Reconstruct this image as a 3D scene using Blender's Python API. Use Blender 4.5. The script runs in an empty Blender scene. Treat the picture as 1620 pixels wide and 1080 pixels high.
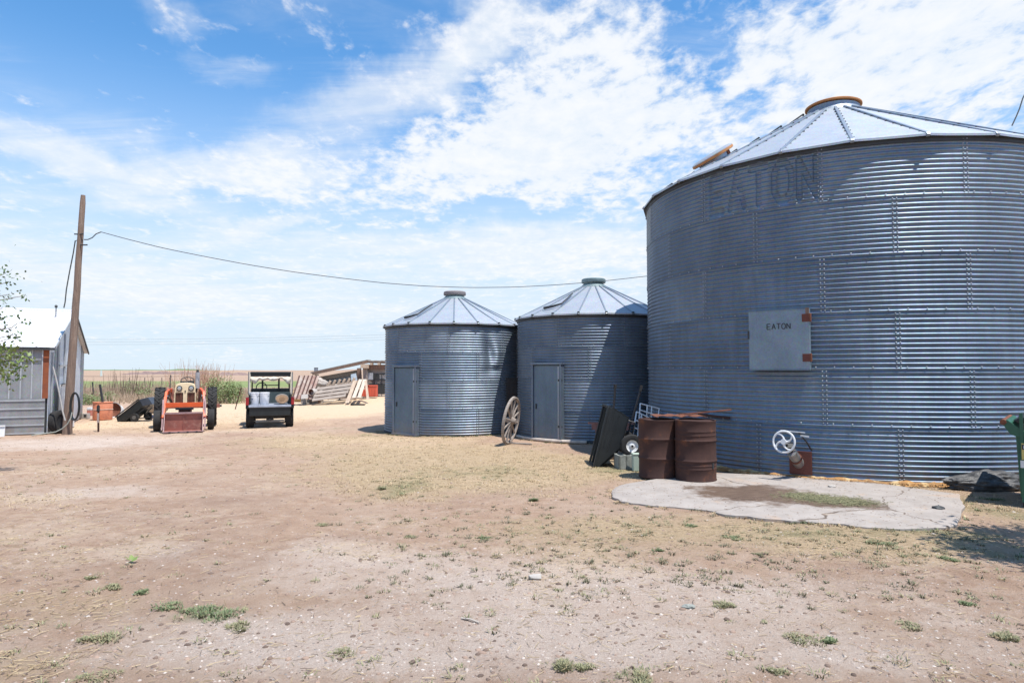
import bpy, bmesh, math, random
import numpy as np
from mathutils import Vector, Matrix, noise as mnoise
random.seed(7); rng = np.random.default_rng(7)
sc = bpy.context.scene
R = math.radians; PI = math.pi
# ------------------------------------------------------------------ camera
F = 1030.0; CH = 1.7; TH = math.atan(46 / F)
cam = bpy.data.cameras.new("camera"); camo = bpy.data.objects.new("camera", cam); sc.collection.objects.link(camo)
camo.location = (0, 0, CH); camo.rotation_euler = (PI / 2 + TH, 0, 0)
cam.sensor_width = 36; cam.lens = 36 * F / 1620; cam.clip_start = .1; cam.clip_end = 9000
sc.camera = camo
# ------------------------------------------------------------------ sun and sky
SUN_EL, SUN_AZ = 69.0, -40.0          # azimuth measured from +X towards +Y
sd = Vector((math.cos(R(SUN_EL)) * math.cos(R(SUN_AZ)), math.cos(R(SUN_EL)) * math.sin(R(SUN_AZ)), math.sin(R(SUN_EL))))
sun = bpy.data.lights.new("sun", 'SUN'); sun.energy = 4.2; sun.angle = R(.5); sun.color = (1, .955, .89)
suno = bpy.data.objects.new("sun", sun); sc.collection.objects.link(suno)
suno.rotation_euler = sd.to_track_quat('Z', 'Y').to_euler()
sc.view_settings.view_transform = 'Standard'; sc.view_settings.look = 'None'; sc.view_settings.gamma = 1
sc.view_settings.use_curve_mapping = False; sc.view_settings.exposure = 0.66

def px_dir(x, y):
    a = (x - 810) / F; b = (540 - y) / F
    return (a, math.cos(TH) - b * math.sin(TH), math.sin(TH) + b * math.cos(TH))
def azel(x, y):
    d = Vector(px_dir(x, y)).normalized()
    return math.degrees(math.atan2(d.x, d.y)), math.degrees(math.asin(d.z))
def G(x, y, z=0.0):
    d = px_dir(x, y); s = (z - CH) / d[2]; return (d[0] * s, d[1] * s)
def P(x, y, Y):
    d = px_dir(x, y); s = Y / d[1]; return (d[0] * s, Y, CH + d[2] * s)

w = bpy.data.worlds.new("World"); sc.world = w; w.use_nodes = True
nt = w.node_tree; nt.nodes.clear(); N = nt.nodes.new; L = nt.links.new
def wmath(op, a, b=None, c=None, clamp=False):
    n = N('ShaderNodeMath'); n.operation = op; n.use_clamp = clamp
    for i, v in enumerate((a, b, c)):
        if v is None: continue
        if isinstance(v, (int, float)): n.inputs[i].default_value = v
        else: L(v, n.inputs[i])
    return n.outputs[0]
sky = N('ShaderNodeTexSky'); sky.sky_type = 'NISHITA'; sky.sun_disc = False
sky.sun_elevation = R(SUN_EL); sky.sun_rotation = R(90 - SUN_AZ); sky.altitude = 900; sky.air_density = 1.0; sky.dust_density = .6; sky.ozone_density = 2.2
tc = N('ShaderNodeTexCoord')
nrm = N('ShaderNodeVectorMath'); nrm.operation = 'NORMALIZE'; L(tc.outputs['Generated'], nrm.inputs[0])
sep = N('ShaderNodeSeparateXYZ'); L(nrm.outputs[0], sep.inputs[0])
sx, sy, sz = sep.outputs
el = wmath('MULTIPLY', wmath('ARCSINE', sz), 180 / PI)
az = wmath('MULTIPLY', wmath('ARCTAN2', sx, sy), 180 / PI)
zz = wmath('ADD', wmath('MAXIMUM', sz, 0), .10)
cp = N('ShaderNodeCombineXYZ'); L(wmath('DIVIDE', sx, zz), cp.inputs[0]); L(wmath('DIVIDE', sy, zz), cp.inputs[1])
def wnoise(vec, scale, detail=6, rough=.55, sc3=None, rot=0, lac=2.0, dist=0):
    if sc3 or rot:
        m = N('ShaderNodeMapping'); m.inputs['Scale'].default_value = sc3 or (1, 1, 1); m.inputs['Rotation'].default_value = (0, 0, R(rot)); L(vec, m.inputs[0]); vec = m.outputs[0]
    n = N('ShaderNodeTexNoise'); n.inputs['Scale'].default_value = scale; n.inputs['Detail'].default_value = detail
    n.inputs['Roughness'].default_value = rough; n.inputs['Distortion'].default_value = dist; n.inputs['Lacunarity'].default_value = lac
    L(vec, n.inputs['Vector']); return n
ae = N('ShaderNodeCombineXYZ'); L(az, ae.inputs[0]); L(el, ae.inputs[1])
wn = wnoise(ae.outputs[0], .16, 5, .6)
wv = N('ShaderNodeVectorMath'); wv.operation = 'MULTIPLY_ADD'; L(wn.outputs['Color'], wv.inputs[0]); wv.inputs[1].default_value = (9, 6, 0)
off = N('ShaderNodeVectorMath'); off.operation = 'ADD'; L(ae.outputs[0], off.inputs[0]); off.inputs[1].default_value = (-4.5, -3, 0)
L(off.outputs[0], wv.inputs[2])
def blobs(lst, base):
    tot = None
    for (x, y, rx, ry, rot, s) in lst:
        a, e = azel(x, y); k = 180 / PI / F
        m = N('ShaderNodeMapping'); m.vector_type = 'TEXTURE'
        m.inputs['Location'].default_value = (a, e, 0); m.inputs['Rotation'].default_value = (0, 0, R(rot)); m.inputs['Scale'].default_value = (rx * k, ry * k, 1)
        L(wv.outputs[0], m.inputs[0])
        ln = N('ShaderNodeVectorMath'); ln.operation = 'LENGTH'; L(m.outputs[0], ln.inputs[0])
        mr = N('ShaderNodeMapRange'); mr.interpolation_type = 'SMOOTHSTEP'
        mr.inputs[1].default_value = .25; mr.inputs[2].default_value = 1.25; mr.inputs[3].default_value = s; mr.inputs[4].default_value = 0
        L(ln.outputs['Value'], mr.inputs[0])
        tot = wmath('ADD', mr.outputs[0], base if tot is None else tot)
    return tot
# broken altocumulus sheets
cu = blobs([(900, 120, 260, 175, 20, .62), (700, 268, 300, 85, 8, .55), (1000, 250, 260, 120, 0, .42), (1450, 60, 360, 110, 0, .55), (1250, 110, 260, 110, 10, .25),
            (1560, 150, 200, 120, 0, .35), (830, 352, 190, 30, -6, -.35), (1105, 60, 75, 80, 0, -.42), (1185, 165, 120, 28, 10, -.33),
            (390, 285, 120, 32, 0, .42), (480, 575, 34, 20, 0, .5), (365, 575, 34, 18, 0, .42), (250, 90, 400, 150, 0, -.25), (980, 420, 200, 70, 0, .3),
            (1280, 300, 200, 60, 20, .2), (1150, 330, 100, 60, 0, .3)], .12)
# thin smooth cirrus veil
ci = blobs([(640, 135, 300, 60, 26, .5), (760, 50, 150, 60, 45, .35), (110, 250, 230, 36, -14, .62), (400, 270, 190, 42, 0, .5), (420, 345, 130, 18, 16, .5),
            (600, 405, 420, 55, 3, .55), (150, 430, 300, 40, -10, .5), (900, 390, 240, 60, 0, .45), (450, 485, 560, 40, 0, .42), (380, 112, 60, 30, 0, .3),
            (150, 190, 190, 60, -20, .2), (270, 15, 90, 30, -30, .3), (60, 330, 260, 40, 0, .2), (1300, 420, 400, 120, 0, .4), (250, 90, 330, 90, 0, -.12)], .12)
n1 = wnoise(cp.outputs[0], 7.5, 7, .62, (1, .8, 1), 20, dist=.25).outputs[0]
n2 = wnoise(cp.outputs[0], 1.6, 5, .55).outputs[0]
n3 = wnoise(cp.outputs[0], 1.1, 8, .62, (1.0, 3.2, 1), -28, dist=.6).outputs[0]
n5 = wnoise(cp.outputs[0], 20, 4, .6, (1, .7, 1), 20, dist=.3).outputs[0]
def sstep(v, lo, hi):
    m = N('ShaderNodeMapRange'); m.interpolation_type = 'SMOOTHSTEP'; m.inputs[1].default_value = lo; m.inputs[2].default_value = hi; L(v, m.inputs[0]); return m.outputs[0]
nn = wmath('ADD', wmath('MULTIPLY', n1, .95), wmath('ADD', wmath('MULTIPLY', n2, .4), wmath('MULTIPLY', n5, .6)))   # about .97 mean
dcu = sstep(wmath('ADD', wmath('MULTIPLY', wmath('SUBTRACT', nn, .97), 2.2), cu), .12, .92)
dci = sstep(wmath('ADD', wmath('MULTIPLY', wmath('SUBTRACT', n3, .5), 1.5), ci), .05, 1.05)
dci = wmath('MULTIPLY', dci, .92)
dens = wmath('SUBTRACT', 1, wmath('MULTIPLY', wmath('SUBTRACT', 1, dcu), wmath('SUBTRACT', 1, dci)))
fade = sstep(el, -.5, 2.0); dens = wmath('MULTIPLY', dens, wmath('ADD', wmath('MULTIPLY', fade, .85), .1), clamp=True)
# thin pale haze near the horizon
hz = N('ShaderNodeMix'); hz.data_type = 'RGBA'; L(wmath('MULTIPLY', sstep(el, 26, 3), .93), hz.inputs[0])
tint = N('ShaderNodeMix'); tint.data_type = 'RGBA'; tint.blend_type = 'MULTIPLY'; tint.inputs[0].default_value = 1; L(sky.outputs[0], tint.inputs[6]); tint.inputs[7].default_value = (.86, 1.42, 1.66, 1)
L(tint.outputs[2], hz.inputs[6]); hz.inputs[7].default_value = (5.25, 5.95, 6.8, 1)
cc = N('ShaderNodeMix'); cc.data_type = 'RGBA'; L(wmath('MULTIPLY', sstep(nn, .7, 1.25), 1), cc.inputs[0]); cc.inputs[6].default_value = (5.9, 6.4, 6.95, 1); cc.inputs[7].default_value = (6.95, 7.05, 7.25, 1)
mx = N('ShaderNodeMix'); mx.data_type = 'RGBA'; L(dens, mx.inputs[0]); L(hz.outputs[2], mx.inputs[6]); L(cc.outputs[2], mx.inputs[7])
bg = N('ShaderNodeBackground'); bg.inputs[1].default_value = .09; L(mx.outputs[2], bg.inputs[0])
wo = N('ShaderNodeOutputWorld'); L(bg.outputs[0], wo.inputs[0])

# ------------------------------------------------------------------ materials
MATS = {}
def M(name, col, rough=.8, metal=0.0, col2=None, scale=6, bump=0.0, bscale=40, detail=6, c3=None, s3=1.5, t3=(.55, .62), stretch=None, spec=None, lo=.35, hi=.65):
    """procedural surface: base colour, a second colour spread by noise, an optional third in sharper patches, and a fine bump"""
    if name in MATS: return MATS[name]
    m = bpy.data.materials.new(name); m.use_nodes = True; t = m.node_tree; b = t.nodes['Principled BSDF']
    b.inputs['Roughness'].default_value = rough; b.inputs['Metallic'].default_value = metal
    if spec is not None: b.inputs['Specular IOR Level'].default_value = spec
    tcn = t.nodes.new('ShaderNodeTexCoord'); vec = tcn.outputs['Object']
    if stretch:
        mp = t.nodes.new('ShaderNodeMapping'); mp.inputs['Scale'].default_value = stretch; t.links.new(vec, mp.inputs[0]); vec = mp.outputs[0]
    col2 = col2 or tuple(c * .72 for c in col)
    n = t.nodes.new('ShaderNodeTexNoise'); n.inputs['Scale'].default_value = scale; n.inputs['Detail'].default_value = detail; n.inputs['Roughness'].default_value = .65; t.links.new(vec, n.inputs['Vector'])
    r = t.nodes.new('ShaderNodeMapRange'); r.inputs[1].default_value = lo; r.inputs[2].default_value = hi; t.links.new(n.outputs[0], r.inputs[0])
    x = t.nodes.new('ShaderNodeMix'); x.data_type = 'RGBA'; t.links.new(r.outputs[0], x.inputs[0]); x.inputs[6].default_value = (*col, 1); x.inputs[7].default_value = (*col2, 1)
    out = x.outputs[2]
    if c3:
        n3 = t.nodes.new('ShaderNodeTexNoise'); n3.inputs['Scale'].default_value = s3; n3.inputs['Detail'].default_value = 8; n3.inputs['Roughness'].default_value = .7; t.links.new(vec, n3.inputs['Vector'])
        r3 = t.nodes.new('ShaderNodeMapRange'); r3.inputs[1].default_value = t3[0]; r3.inputs[2].default_value = t3[1]; t.links.new(n3.outputs[0], r3.inputs[0])
        x3 = t.nodes.new('ShaderNodeMix'); x3.data_type = 'RGBA'; t.links.new(r3.outputs[0], x3.inputs[0]); t.links.new(out, x3.inputs[6]); x3.inputs[7].default_value = (*c3, 1); out = x3.outputs[2]
    t.links.new(out, b.inputs['Base Color'])
    if bump:
        nb = t.nodes.new('ShaderNodeTexNoise'); nb.inputs['Scale'].default_value = bscale; nb.inputs['Detail'].default_value = 5; t.links.new(vec, nb.inputs['Vector'])
        bp = t.nodes.new('ShaderNodeBump'); bp.inputs['Strength'].default_value = bump; bp.inputs['Distance'].default_value = .02; t.links.new(nb.outputs[0], bp.inputs['Height']); t.links.new(bp.outputs[0], b.inputs['Normal'])
    MATS[name] = m; return m

def zinc(name, col, col2, metal=.55, rough=.46, streak=None):
    m = M(name, col, rough, metal, col2, 1.3, .05, 60, 8, stretch=(1, 1, .8)); t = m.node_tree; b = t.nodes['Principled BSDF']
    # spangle, drip stains and patchy gloss
    tcn = t.nodes.new('ShaderNodeTexCoord'); v = t.nodes.new('ShaderNodeTexVoronoi'); v.inputs['Scale'].default_value = 45; t.links.new(tcn.outputs['Object'], v.inputs['Vector'])
    src = b.inputs['Base Color'].links[0].from_socket
    h = t.nodes.new('ShaderNodeMix'); h.data_type = 'RGBA'; h.blend_type = 'MULTIPLY'; h.inputs[0].default_value = .22; t.links.new(src, h.inputs[6]); t.links.new(v.outputs['Color'], h.inputs[7])
    mp = t.nodes.new('ShaderNodeMapping'); mp.inputs['Scale'].default_value = (3.2, 3.2, .35); t.links.new(tcn.outputs['Object'], mp.inputs[0])
    n = t.nodes.new('ShaderNodeTexNoise'); n.inputs['Scale'].default_value = 1.5; n.inputs['Detail'].default_value = 8; n.inputs['Roughness'].default_value = .7; t.links.new(mp.outputs[0], n.inputs['Vector'])
    r = t.nodes.new('ShaderNodeMapRange'); r.inputs[1].default_value = .5; r.inputs[2].default_value = .78; r.inputs[4].default_value = .75; t.links.new(n.outputs[0], r.inputs[0])
    k = t.nodes.new('ShaderNodeMix'); k.data_type = 'RGBA'; t.links.new(r.outputs[0], k.inputs[0]); t.links.new(h.outputs[2], k.inputs[6]); k.inputs[7].default_value = (*(streak or tuple(c * .5 for c in col)), 1)
    # mud splashed and blown against the foot of the sheet
    sp = t.nodes.new('ShaderNodeSeparateXYZ'); t.links.new(tcn.outputs['Object'], sp.inputs[0])
    sr = t.nodes.new('ShaderNodeMapRange'); sr.inputs[1].default_value = .42; sr.inputs[2].default_value = .02; t.links.new(sp.outputs[2], sr.inputs[0])
    sn = t.nodes.new('ShaderNodeTexNoise'); sn.inputs['Scale'].default_value = 7; sn.inputs['Detail'].default_value = 8; t.links.new(tcn.outputs['Object'], sn.inputs['Vector'])
    sm_ = t.nodes.new('ShaderNodeMath'); sm_.operation = 'MULTIPLY_ADD'; t.links.new(sn.outputs[0], sm_.inputs[0]); sm_.inputs[1].default_value = 1.6; sm_.inputs[2].default_value = -.55; sm_.use_clamp = True
    s2 = t.nodes.new('ShaderNodeMath'); s2.operation = 'MULTIPLY'; t.links.new(sr.outputs[0], s2.inputs[0]); t.links.new(sm_.outputs[0], s2.inputs[1])
    kd = t.nodes.new('ShaderNodeMix'); kd.data_type = 'RGBA'; t.links.new(s2.outputs[0], kd.inputs[0]); t.links.new(k.outputs[2], kd.inputs[6]); kd.inputs[7].default_value = (.26, .19, .14, 1)
    t.links.new(kd.outputs[2], b.inputs['Base Color'])
    r2 = t.nodes.new('ShaderNodeMapRange'); r2.inputs[3].default_value = rough - .08; r2.inputs[4].default_value = rough + .14; t.links.new(n.outputs[0], r2.inputs[0]); t.links.new(r2.outputs[0], b.inputs['Roughness'])
    return m

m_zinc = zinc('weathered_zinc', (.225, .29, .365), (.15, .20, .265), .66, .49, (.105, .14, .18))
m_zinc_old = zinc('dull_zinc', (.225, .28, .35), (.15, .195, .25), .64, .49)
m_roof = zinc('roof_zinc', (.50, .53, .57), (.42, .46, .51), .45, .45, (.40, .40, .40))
m_rib = zinc('rib_zinc', (.36, .41, .47), (.27, .32, .38), .6, .42)
m_door = zinc('door_zinc', (.165, .235, .30), (.12, .175, .23), .35, .5)
m_trim = M('dark_trim', (.05, .055, .06), .6, .3)
m_collar = M('faded_green_paint', (.20, .28, .29), .6, .1, (.14, .20, .21), 8)
m_rust = M('rust', (.13, .045, .028), .85, .15, (.20, .075, .04), 7, .25, 60, c3=(.30, .12, .045), s3=2.2, t3=(.58, .7))
m_rustdark = M('dark_rust', (.045, .020, .016), .85, .1, (.065, .028, .021), 5, .12, 70, c3=(.17, .06, .024), s3=3.2, t3=(.55, .72))
m_rustplate = M('rusty_red_plate', (.13, .038, .025), .75, .1, (.12, .04, .03), 12, .2)
m_lidrim = M('orange_rust_rim', (.46, .21, .07), .75, .1, (.35, .15, .06), 9)
m_black = M('black_plastic', (.008, .011, .013), .42, 0, (.014, .018, .02), 5, .03, 60)
m_blacksteel = M('black_steel', (.02, .02, .022), .45, .4, (.035, .035, .04), 8)
m_rubber = M('tyre_rubber', (.012, .012, .013), .85, 0, (.028, .026, .025), 10, .15, 80)
m_white = M('white_paint', (.72, .73, .74), .45, 0, (.58, .58, .58), 6)
m_whiteplastic = M('white_plastic', (.78, .78, .80), .4, 0, (.68, .68, .70), 4)
m_wood = M('grey_weathered_wood', (.33, .295, .265), .9, 0, (.20, .16, .135), 5, .4, 50, stretch=(1, 6, 6))
m_woodx = M('grey_board_wood', (.38, .32, .27), .9, 0, (.23, .185, .155), 4, .4, 50, stretch=(.5, 6, 6))
m_woodpale = M('pale_lumber', (.56, .44, .33), .85, 0, (.42, .32, .24), 4, .3, 50, stretch=(3, 3, .5))
m_woodbrown = M('brown_board', (.24, .15, .105), .9, 0, (.15, .10, .08), 5, .4, 50, stretch=(3, 3, .5))
m_pole = M('pole_wood', (.26, .18, .135), .9, 0, (.155, .108, .085), 9, .5, 60, stretch=(4, 4, .25), c3=(.32, .25, .2), s3=5, t3=(.55, .7))
m_redwood = M('faded_red_wood', (.26, .13, .11), .9, 0, (.17, .09, .08), 6, .3)
m_orange = M('orange_paint', (.70, .105, .015), .45, 0, (.55, .08, .02), 5, .1, c3=(.32, .12, .07), s3=4, t3=(.6, .7))
m_cream = M('cream_paint', (.76, .62, .40), .5, 0, (.64, .51, .33), 6)
m_concrete = M('concrete', (.44, .405, .37), .9, 0, (.36, .33, .30), 3, .35, 90, c3=(.29, .25, .21), s3=2.2, t3=(.6, .75))
m_blockgrey = M('block_concrete', (.30, .31, .28), .95, 0, (.20, .21, .19), 9, .5, 60)
m_wire = M('wire_black', (.07, .08, .08), .6)
m_steel = M('bare_steel', (.35, .35, .35), .4, .8, (.24, .24, .24), 9)

# ------------------------------------------------------------------ mesh helpers
COL = sc.collection
class MB:
    def __init__(s): s.v = []; s.f = []; s.m = None
    def add(s, vs, fs):
        o = len(s.v); s.v += [tuple(v) for v in vs]; s.f += [tuple(i + o for i in f) for f in fs]; return s
    def box(s, c, d, rot=None, taper=1.0):
        hx, hy, hz = d[0] / 2, d[1] / 2, d[2] / 2
        vs = [Vector((x * hx * (taper if z > 0 else 1), y * hy * (taper if z > 0 else 1), z * hz)) for z in (-1, 1) for y in (-1, 1) for x in (-1, 1)]
        if rot is not None: vs = [rot @ v for v in vs]
        vs = [v + Vector(c) for v in vs]
        return s.add(vs, [(0, 2, 3, 1), (4, 5, 7, 6), (0, 1, 5, 4), (2, 6, 7, 3), (0, 4, 6, 2), (1, 3, 7, 5)])
    def bar(s, a, b, wx, wy=None, up=(0, 0, 1)):
        a, b = Vector(a), Vector(b); d = b - a; z = d.normalized(); u = Vector(up)
        if abs(z.dot(u)) > .98: u = Vector((0, 1, 0))
        x = z.cross(u).normalized(); y = x.cross(z).normalized(); wy = wy or wx
        rot = Matrix((x, y, z)).transposed()
        return s.box((a + b) / 2, (wx, wy, d.length), rot)
    def tube(s, pts, r, n=8, cap=True, closed=False):
        pts = [Vector(p) for p in pts]; k = len(pts); rs = r if isinstance(r, (list, tuple)) else [r] * k
        base = len(s.v); px = None
        for i, p in enumerate(pts):
            if closed: d = pts[(i + 1) % k] - pts[i - 1]
            else: d = pts[min(i + 1, k - 1)] - pts[max(i - 1, 0)]
            d.normalize()
            if px is None: px = d.orthogonal().normalized()
            px = (px - d * px.dot(d)).normalized(); py = d.cross(px)
            for j in range(n):
                a = 2 * PI * j / n; s.v.append(tuple(p + (px * math.cos(a) + py * math.sin(a)) * rs[i]))
        for i in range(k if closed else k - 1):
            i2 = (i + 1) % k
            for j in range(n):
                s.f.append((base + i * n + j, base + i * n + (j + 1) % n, base + i2 * n + (j + 1) % n, base + i2 * n + j))
        if cap and not closed:
            s.f.append(tuple(base + j for j in reversed(range(n)))); s.f.append(tuple(base + (k - 1) * n + j for j in range(n)))
        return s
    def lathe(s, prof, n=24, mat=None, close=True):
        base = len(s.v); mat = mat or Matrix()
        for (r, z) in prof:
            for j in range(n):
                a = 2 * PI * j / n; s.v.append(tuple(mat @ Vector((r * math.cos(a), r * math.sin(a), z))))
        for i in range(len(prof) - 1):
            for j in range(n):
                s.f.append((base + i * n + j, base + i * n + (j + 1) % n, base + (i + 1) * n + (j + 1) % n, base + (i + 1) * n + j))
        if close:
            if prof[0][0] > 1e-4: s.f.append(tuple(base + j for j in reversed(range(n))))
            if prof[-1][0] > 1e-4: s.f.append(tuple(base + (len(prof) - 1) * n + j for j in range(n)))
        return s
    def prism(s, poly, d, mat=None, axis='y'):
        """polygon in (x, z), given depth along y"""
        mat = mat or Matrix(); k = len(poly); vs = [mat @ Vector((x, y, z)) for y in (0, d) for (x, z) in poly]
        fs = [tuple(range(k)), tuple(reversed(range(k, 2 * k)))] + [(i, i + k, (i + 1) % k + k, (i + 1) % k) for i in range(k)]
        return s.add(vs, fs)
    def ball(s, c, r, sub=2, jit=0.0, sq=(1, 1, 1), seed=0):
        bm = bmesh.new(); bmesh.ops.create_icosphere(bm, subdivisions=sub, radius=1)
        vs = []
        for v in bm.verts:
            q = v.co.copy(); k = 1 + jit * mnoise.noise(q * 1.7 + Vector((seed, seed * .3, 0)))
            vs.append((c[0] + q.x * r * sq[0] * k, c[1] + q.y * r * sq[1] * k, c[2] + q.z * r * sq[2] * k))
        fs = [[v.index for v in f.verts] for f in bm.faces]; bm.free(); return s.add(vs, fs)
    def build(s, name, mat, parent=None, smooth=False, bevel=0, loc=None, rot=None):
        me = bpy.data.meshes.new(name); me.from_pydata(s.v, [], s.f)
        bm = bmesh.new(); bm.from_mesh(me); bmesh.ops.recalc_face_normals(bm, faces=bm.faces)
        if bevel: bmesh.ops.bevel(bm, geom=list(bm.edges), offset=bevel, segments=2, affect='EDGES', profile=.6, clamp_overlap=True)
        bm.to_mesh(me); bm.free()
        me.materials.append(mat)
        if smooth:
            me.polygons.foreach_set('use_smooth', [True] * len(me.polygons))
            if smooth != 'full': me.set_sharp_from_angle(angle=R(38))
        o = bpy.data.objects.new(name, me); COL.objects.link(o)
        if parent is not None: o.parent = parent
        if loc is not None: o.location = loc
        if rot is not None: o.rotation_euler = rot
        return o
def np_mesh(name, verts, quads, mat, parent=None, smooth=True):
    me = bpy.data.meshes.new(name); nv, nq = len(verts), len(quads); k = quads.shape[1]
    me.vertices.add(nv); me.vertices.foreach_set('co', np.ascontiguousarray(verts, dtype=np.float32).ravel())
    me.loops.add(nq * k); me.loops.foreach_set('vertex_index', np.ascontiguousarray(quads, dtype=np.int32).ravel())
    me.polygons.add(nq); me.polygons.foreach_set('loop_start', np.arange(0, nq * k, k, dtype=np.int32)); me.polygons.foreach_set('loop_total', np.full(nq, k, dtype=np.int32))
    me.update(calc_edges=True); me.validate()
    if smooth: me.polygons.foreach_set('use_smooth', np.ones(nq, dtype=bool))
    me.materials.append(mat); o = bpy.data.objects.new(name, me); COL.objects.link(o)
    if parent is not None: o.parent = parent
    return o
def thing(name, label, cat, loc=(0, 0, 0), rz=0, group=None, rot=None):
    o = bpy.data.objects.new(name, None); COL.objects.link(o); o.location = loc; o.rotation_euler = rot or (0, 0, rz)
    o['label'] = label; o['category'] = cat
    if group: o['group'] = group
    return o
def tag(o, label, cat, group=None):
    o['label'] = label; o['category'] = cat
    if group: o['group'] = group
    return o
def kind(o, k): o['kind'] = k; return o
def link_copy(o, parent=None, loc=None, rot=None):
    c = o.copy(); COL.objects.link(c)
    if parent is not None: c.parent = parent
    if loc is not None: c.location = loc
    if rot is not None: c.rotation_euler = rot
    return c
def rz(a): return Matrix.Rotation(a, 3, 'Z')
# ------------------------------------------------------------------ ground
def smst(x, a, b):
    t = np.clip((x - a) / (b - a), 0, 1); return t * t * (3 - 2 * t)
class VN:       # vectorised value noise
    def __init__(s, seed): s.t = np.random.default_rng(seed).random((256, 256))
    def __call__(s, x, y):
        xi = np.floor(x).astype(int); yi = np.floor(y).astype(int); fx = x - xi; fy = y - yi
        fx = fx * fx * (3 - 2 * fx); fy = fy * fy * (3 - 2 * fy); t = s.t; a = xi & 255; b = (xi + 1) & 255; c = yi & 255; d = (yi + 1) & 255
        return (t[a, c] * (1 - fx) + t[b, c] * fx) * (1 - fy) + (t[a, d] * (1 - fx) + t[b, d] * fx) * fy
def fbm(x, y, seed, o=4):
    r = 0; k = 1; tot = 0
    for i in range(o):
        r = r + VN(seed + i)(x * 2 ** i + 13.7 * i, y * 2 ** i + 7.1 * i) * k; tot += k; k *= .55
    return r / tot
def gheight(x, y):
    n = fbm(x * .45, y * .45, 3, 3) - .5; n2 = fbm(x * 3, y * 3, 11, 4) - .5
    # shallow wheel ruts that cross the yard
    q = y * .93 - x * .12 - 5.1; rut = np.exp(-(q / .28) ** 2) + np.exp(-((q - 1.5) / .28) ** 2)
    near = 1 - smst(y, 22, 40)
    h = (n * .05 + n2 * .022 - rut * .012 * near)
    far = smst(np.hypot(x, y), 60, 900)
    h = h + .45 * np.exp(-((x + 6.5) / 2.6) ** 2 - ((y - 33.2) / 2.0) ** 2)
    return h * (1 - .0 * near) + far * 1.9 * (1 + .3 * (fbm(x * .004 + 5, y * .004, 40, 2) - .5)) - .004
def gz1(x, y): return float(gheight(np.array([x]), np.array([y]))[0])
def blob_w(x, y, lst):
    r = np.zeros_like(x)
    for (px, py, rx, ry, s) in lst:
        cx, cy = G(px, py); wx = rx * cy / F; wy = abs(G(px, py - ry)[1] - G(px, py + ry)[1]) / 2
        d = np.hypot((x - cx) / wx, (y - cy) / wy); r = r + s * (1 - smst(d, .35, 1.25))
    return r
def masks(x, y):
    nb = fbm(x * .8, y * .8, 21, 5) - .5; nf = fbm(x * 3.1, y * 3.1, 31, 4) - .5
    straw = blob_w(x, y, [(470, 643, 230, 20, 1.5), (560, 638, 120, 14, 1.2), (345, 653, 110, 13, 1.1), (170, 672, 70, 7, .9), (250, 668, 130, 6, .6), (620, 700, 160, 10, .45)])
    straw = np.clip(straw + nb * 1.3, 0, 1) * (1 - smst(y, 36, 44))
    dry = blob_w(x, y, [(760, 735, 300, 40, 1.1), (560, 700, 260, 22, .8), (1200, 850, 500, 40, .5), (450, 745, 200, 14, .2), (900, 735, 160, 18, .9), (1050, 830, 420, 26, .55), (1400, 850, 240, 30, .75), (1560, 800, 90, 50, .7), (90, 960, 230, 60, .6), (30, 1050, 160, 40, .55), (640, 760, 130, 30, .4)])
    dry = np.clip(dry + nb * 1.1 + nf * .5 - .12, 0, 1)
    grav = blob_w(x, y, [(100, 700, 200, 14, 1.0), (190, 775, 160, 16, .7), (1000, 940, 420, 60, .75), (500, 900, 300, 50, .45), (200, 1000, 400, 60, .55), (900, 1040, 700, 60, .6), (1350, 940, 260, 50, .4), (520, 860, 80, 20, .3), (1580, 1000, 120, 60, .5), (620, 1000, 380, 70, .6), (700, 900, 300, 40, .35), (1150, 1020, 400, 50, .5), (240, 870, 100, 16, .3)])
    grav = np.clip(grav + nb * 1.5 + nf * .3 - .05, 0, 1)
    green = blob_w(x, y, [(315, 968, 95, 16, .55), (165, 1005, 50, 8, .4), (760, 745, 130, 14, .45), (640, 770, 70, 14, .3), (1350, 842, 200, 14, .6), (1560, 800, 60, 30, .5), (1590, 870, 90, 50, .6), (970, 742, 60, 9, .7), (560, 678, 100, 6, .35), (640, 765, 60, 20, .35), (1300, 797, 50, 8, .2), (600, 686, 50, 6, .5)])
    green = np.clip(green * 1.2 + nf * 1.1 + nb * .5 - .22, 0, 1)
    return straw, dry, grav, green
def axis(fine0, fine1, st, lo, hi):
    a = list(np.arange(fine0, fine1, st)); s = st; v = fine1; up = []
    while v < hi: up.append(v); s *= 1.16; v += s
    s = st; v = fine0 - st; dn = []
    while v > lo: dn.append(v); s *= 1.16; v -= s
    return np.array(dn[::-1] + a + up)
gx = axis(-13, 9, .055, -6500, 6500); gy = axis(2.5, 22, .055, -400, 7500)
X, Y = np.meshgrid(gx, gy); xf, yf = X.ravel(), Y.ravel()
Zf = gheight(xf, yf)
nx, ny = len(gx), len(gy); idx = np.arange(nx * ny).reshape(ny, nx)
quads = np.stack([idx[:-1, :-1], idx[:-1, 1:], idx[1:, 1:], idx[1:, :-1]], -1).reshape(-1, 4)
gm = bpy.data.materials.new('ground_dirt'); gm.use_nodes = True
ground = np_mesh('ground', np.stack([xf, yf, Zf], 1), quads, gm); kind(ground, 'structure')
s_, d_, g_, e_ = masks(xf, yf)
ca = ground.data.color_attributes.new('zones', 'FLOAT_COLOR', 'POINT'); ca.data.foreach_set('color', np.stack([s_, d_, g_, e_], 1).astype(np.float32).ravel())
t = gm.node_tree; b = t.nodes['Principled BSDF']; b.inputs['Roughness'].default_value = .95; b.inputs['Specular IOR Level'].default_value = .15
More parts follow.
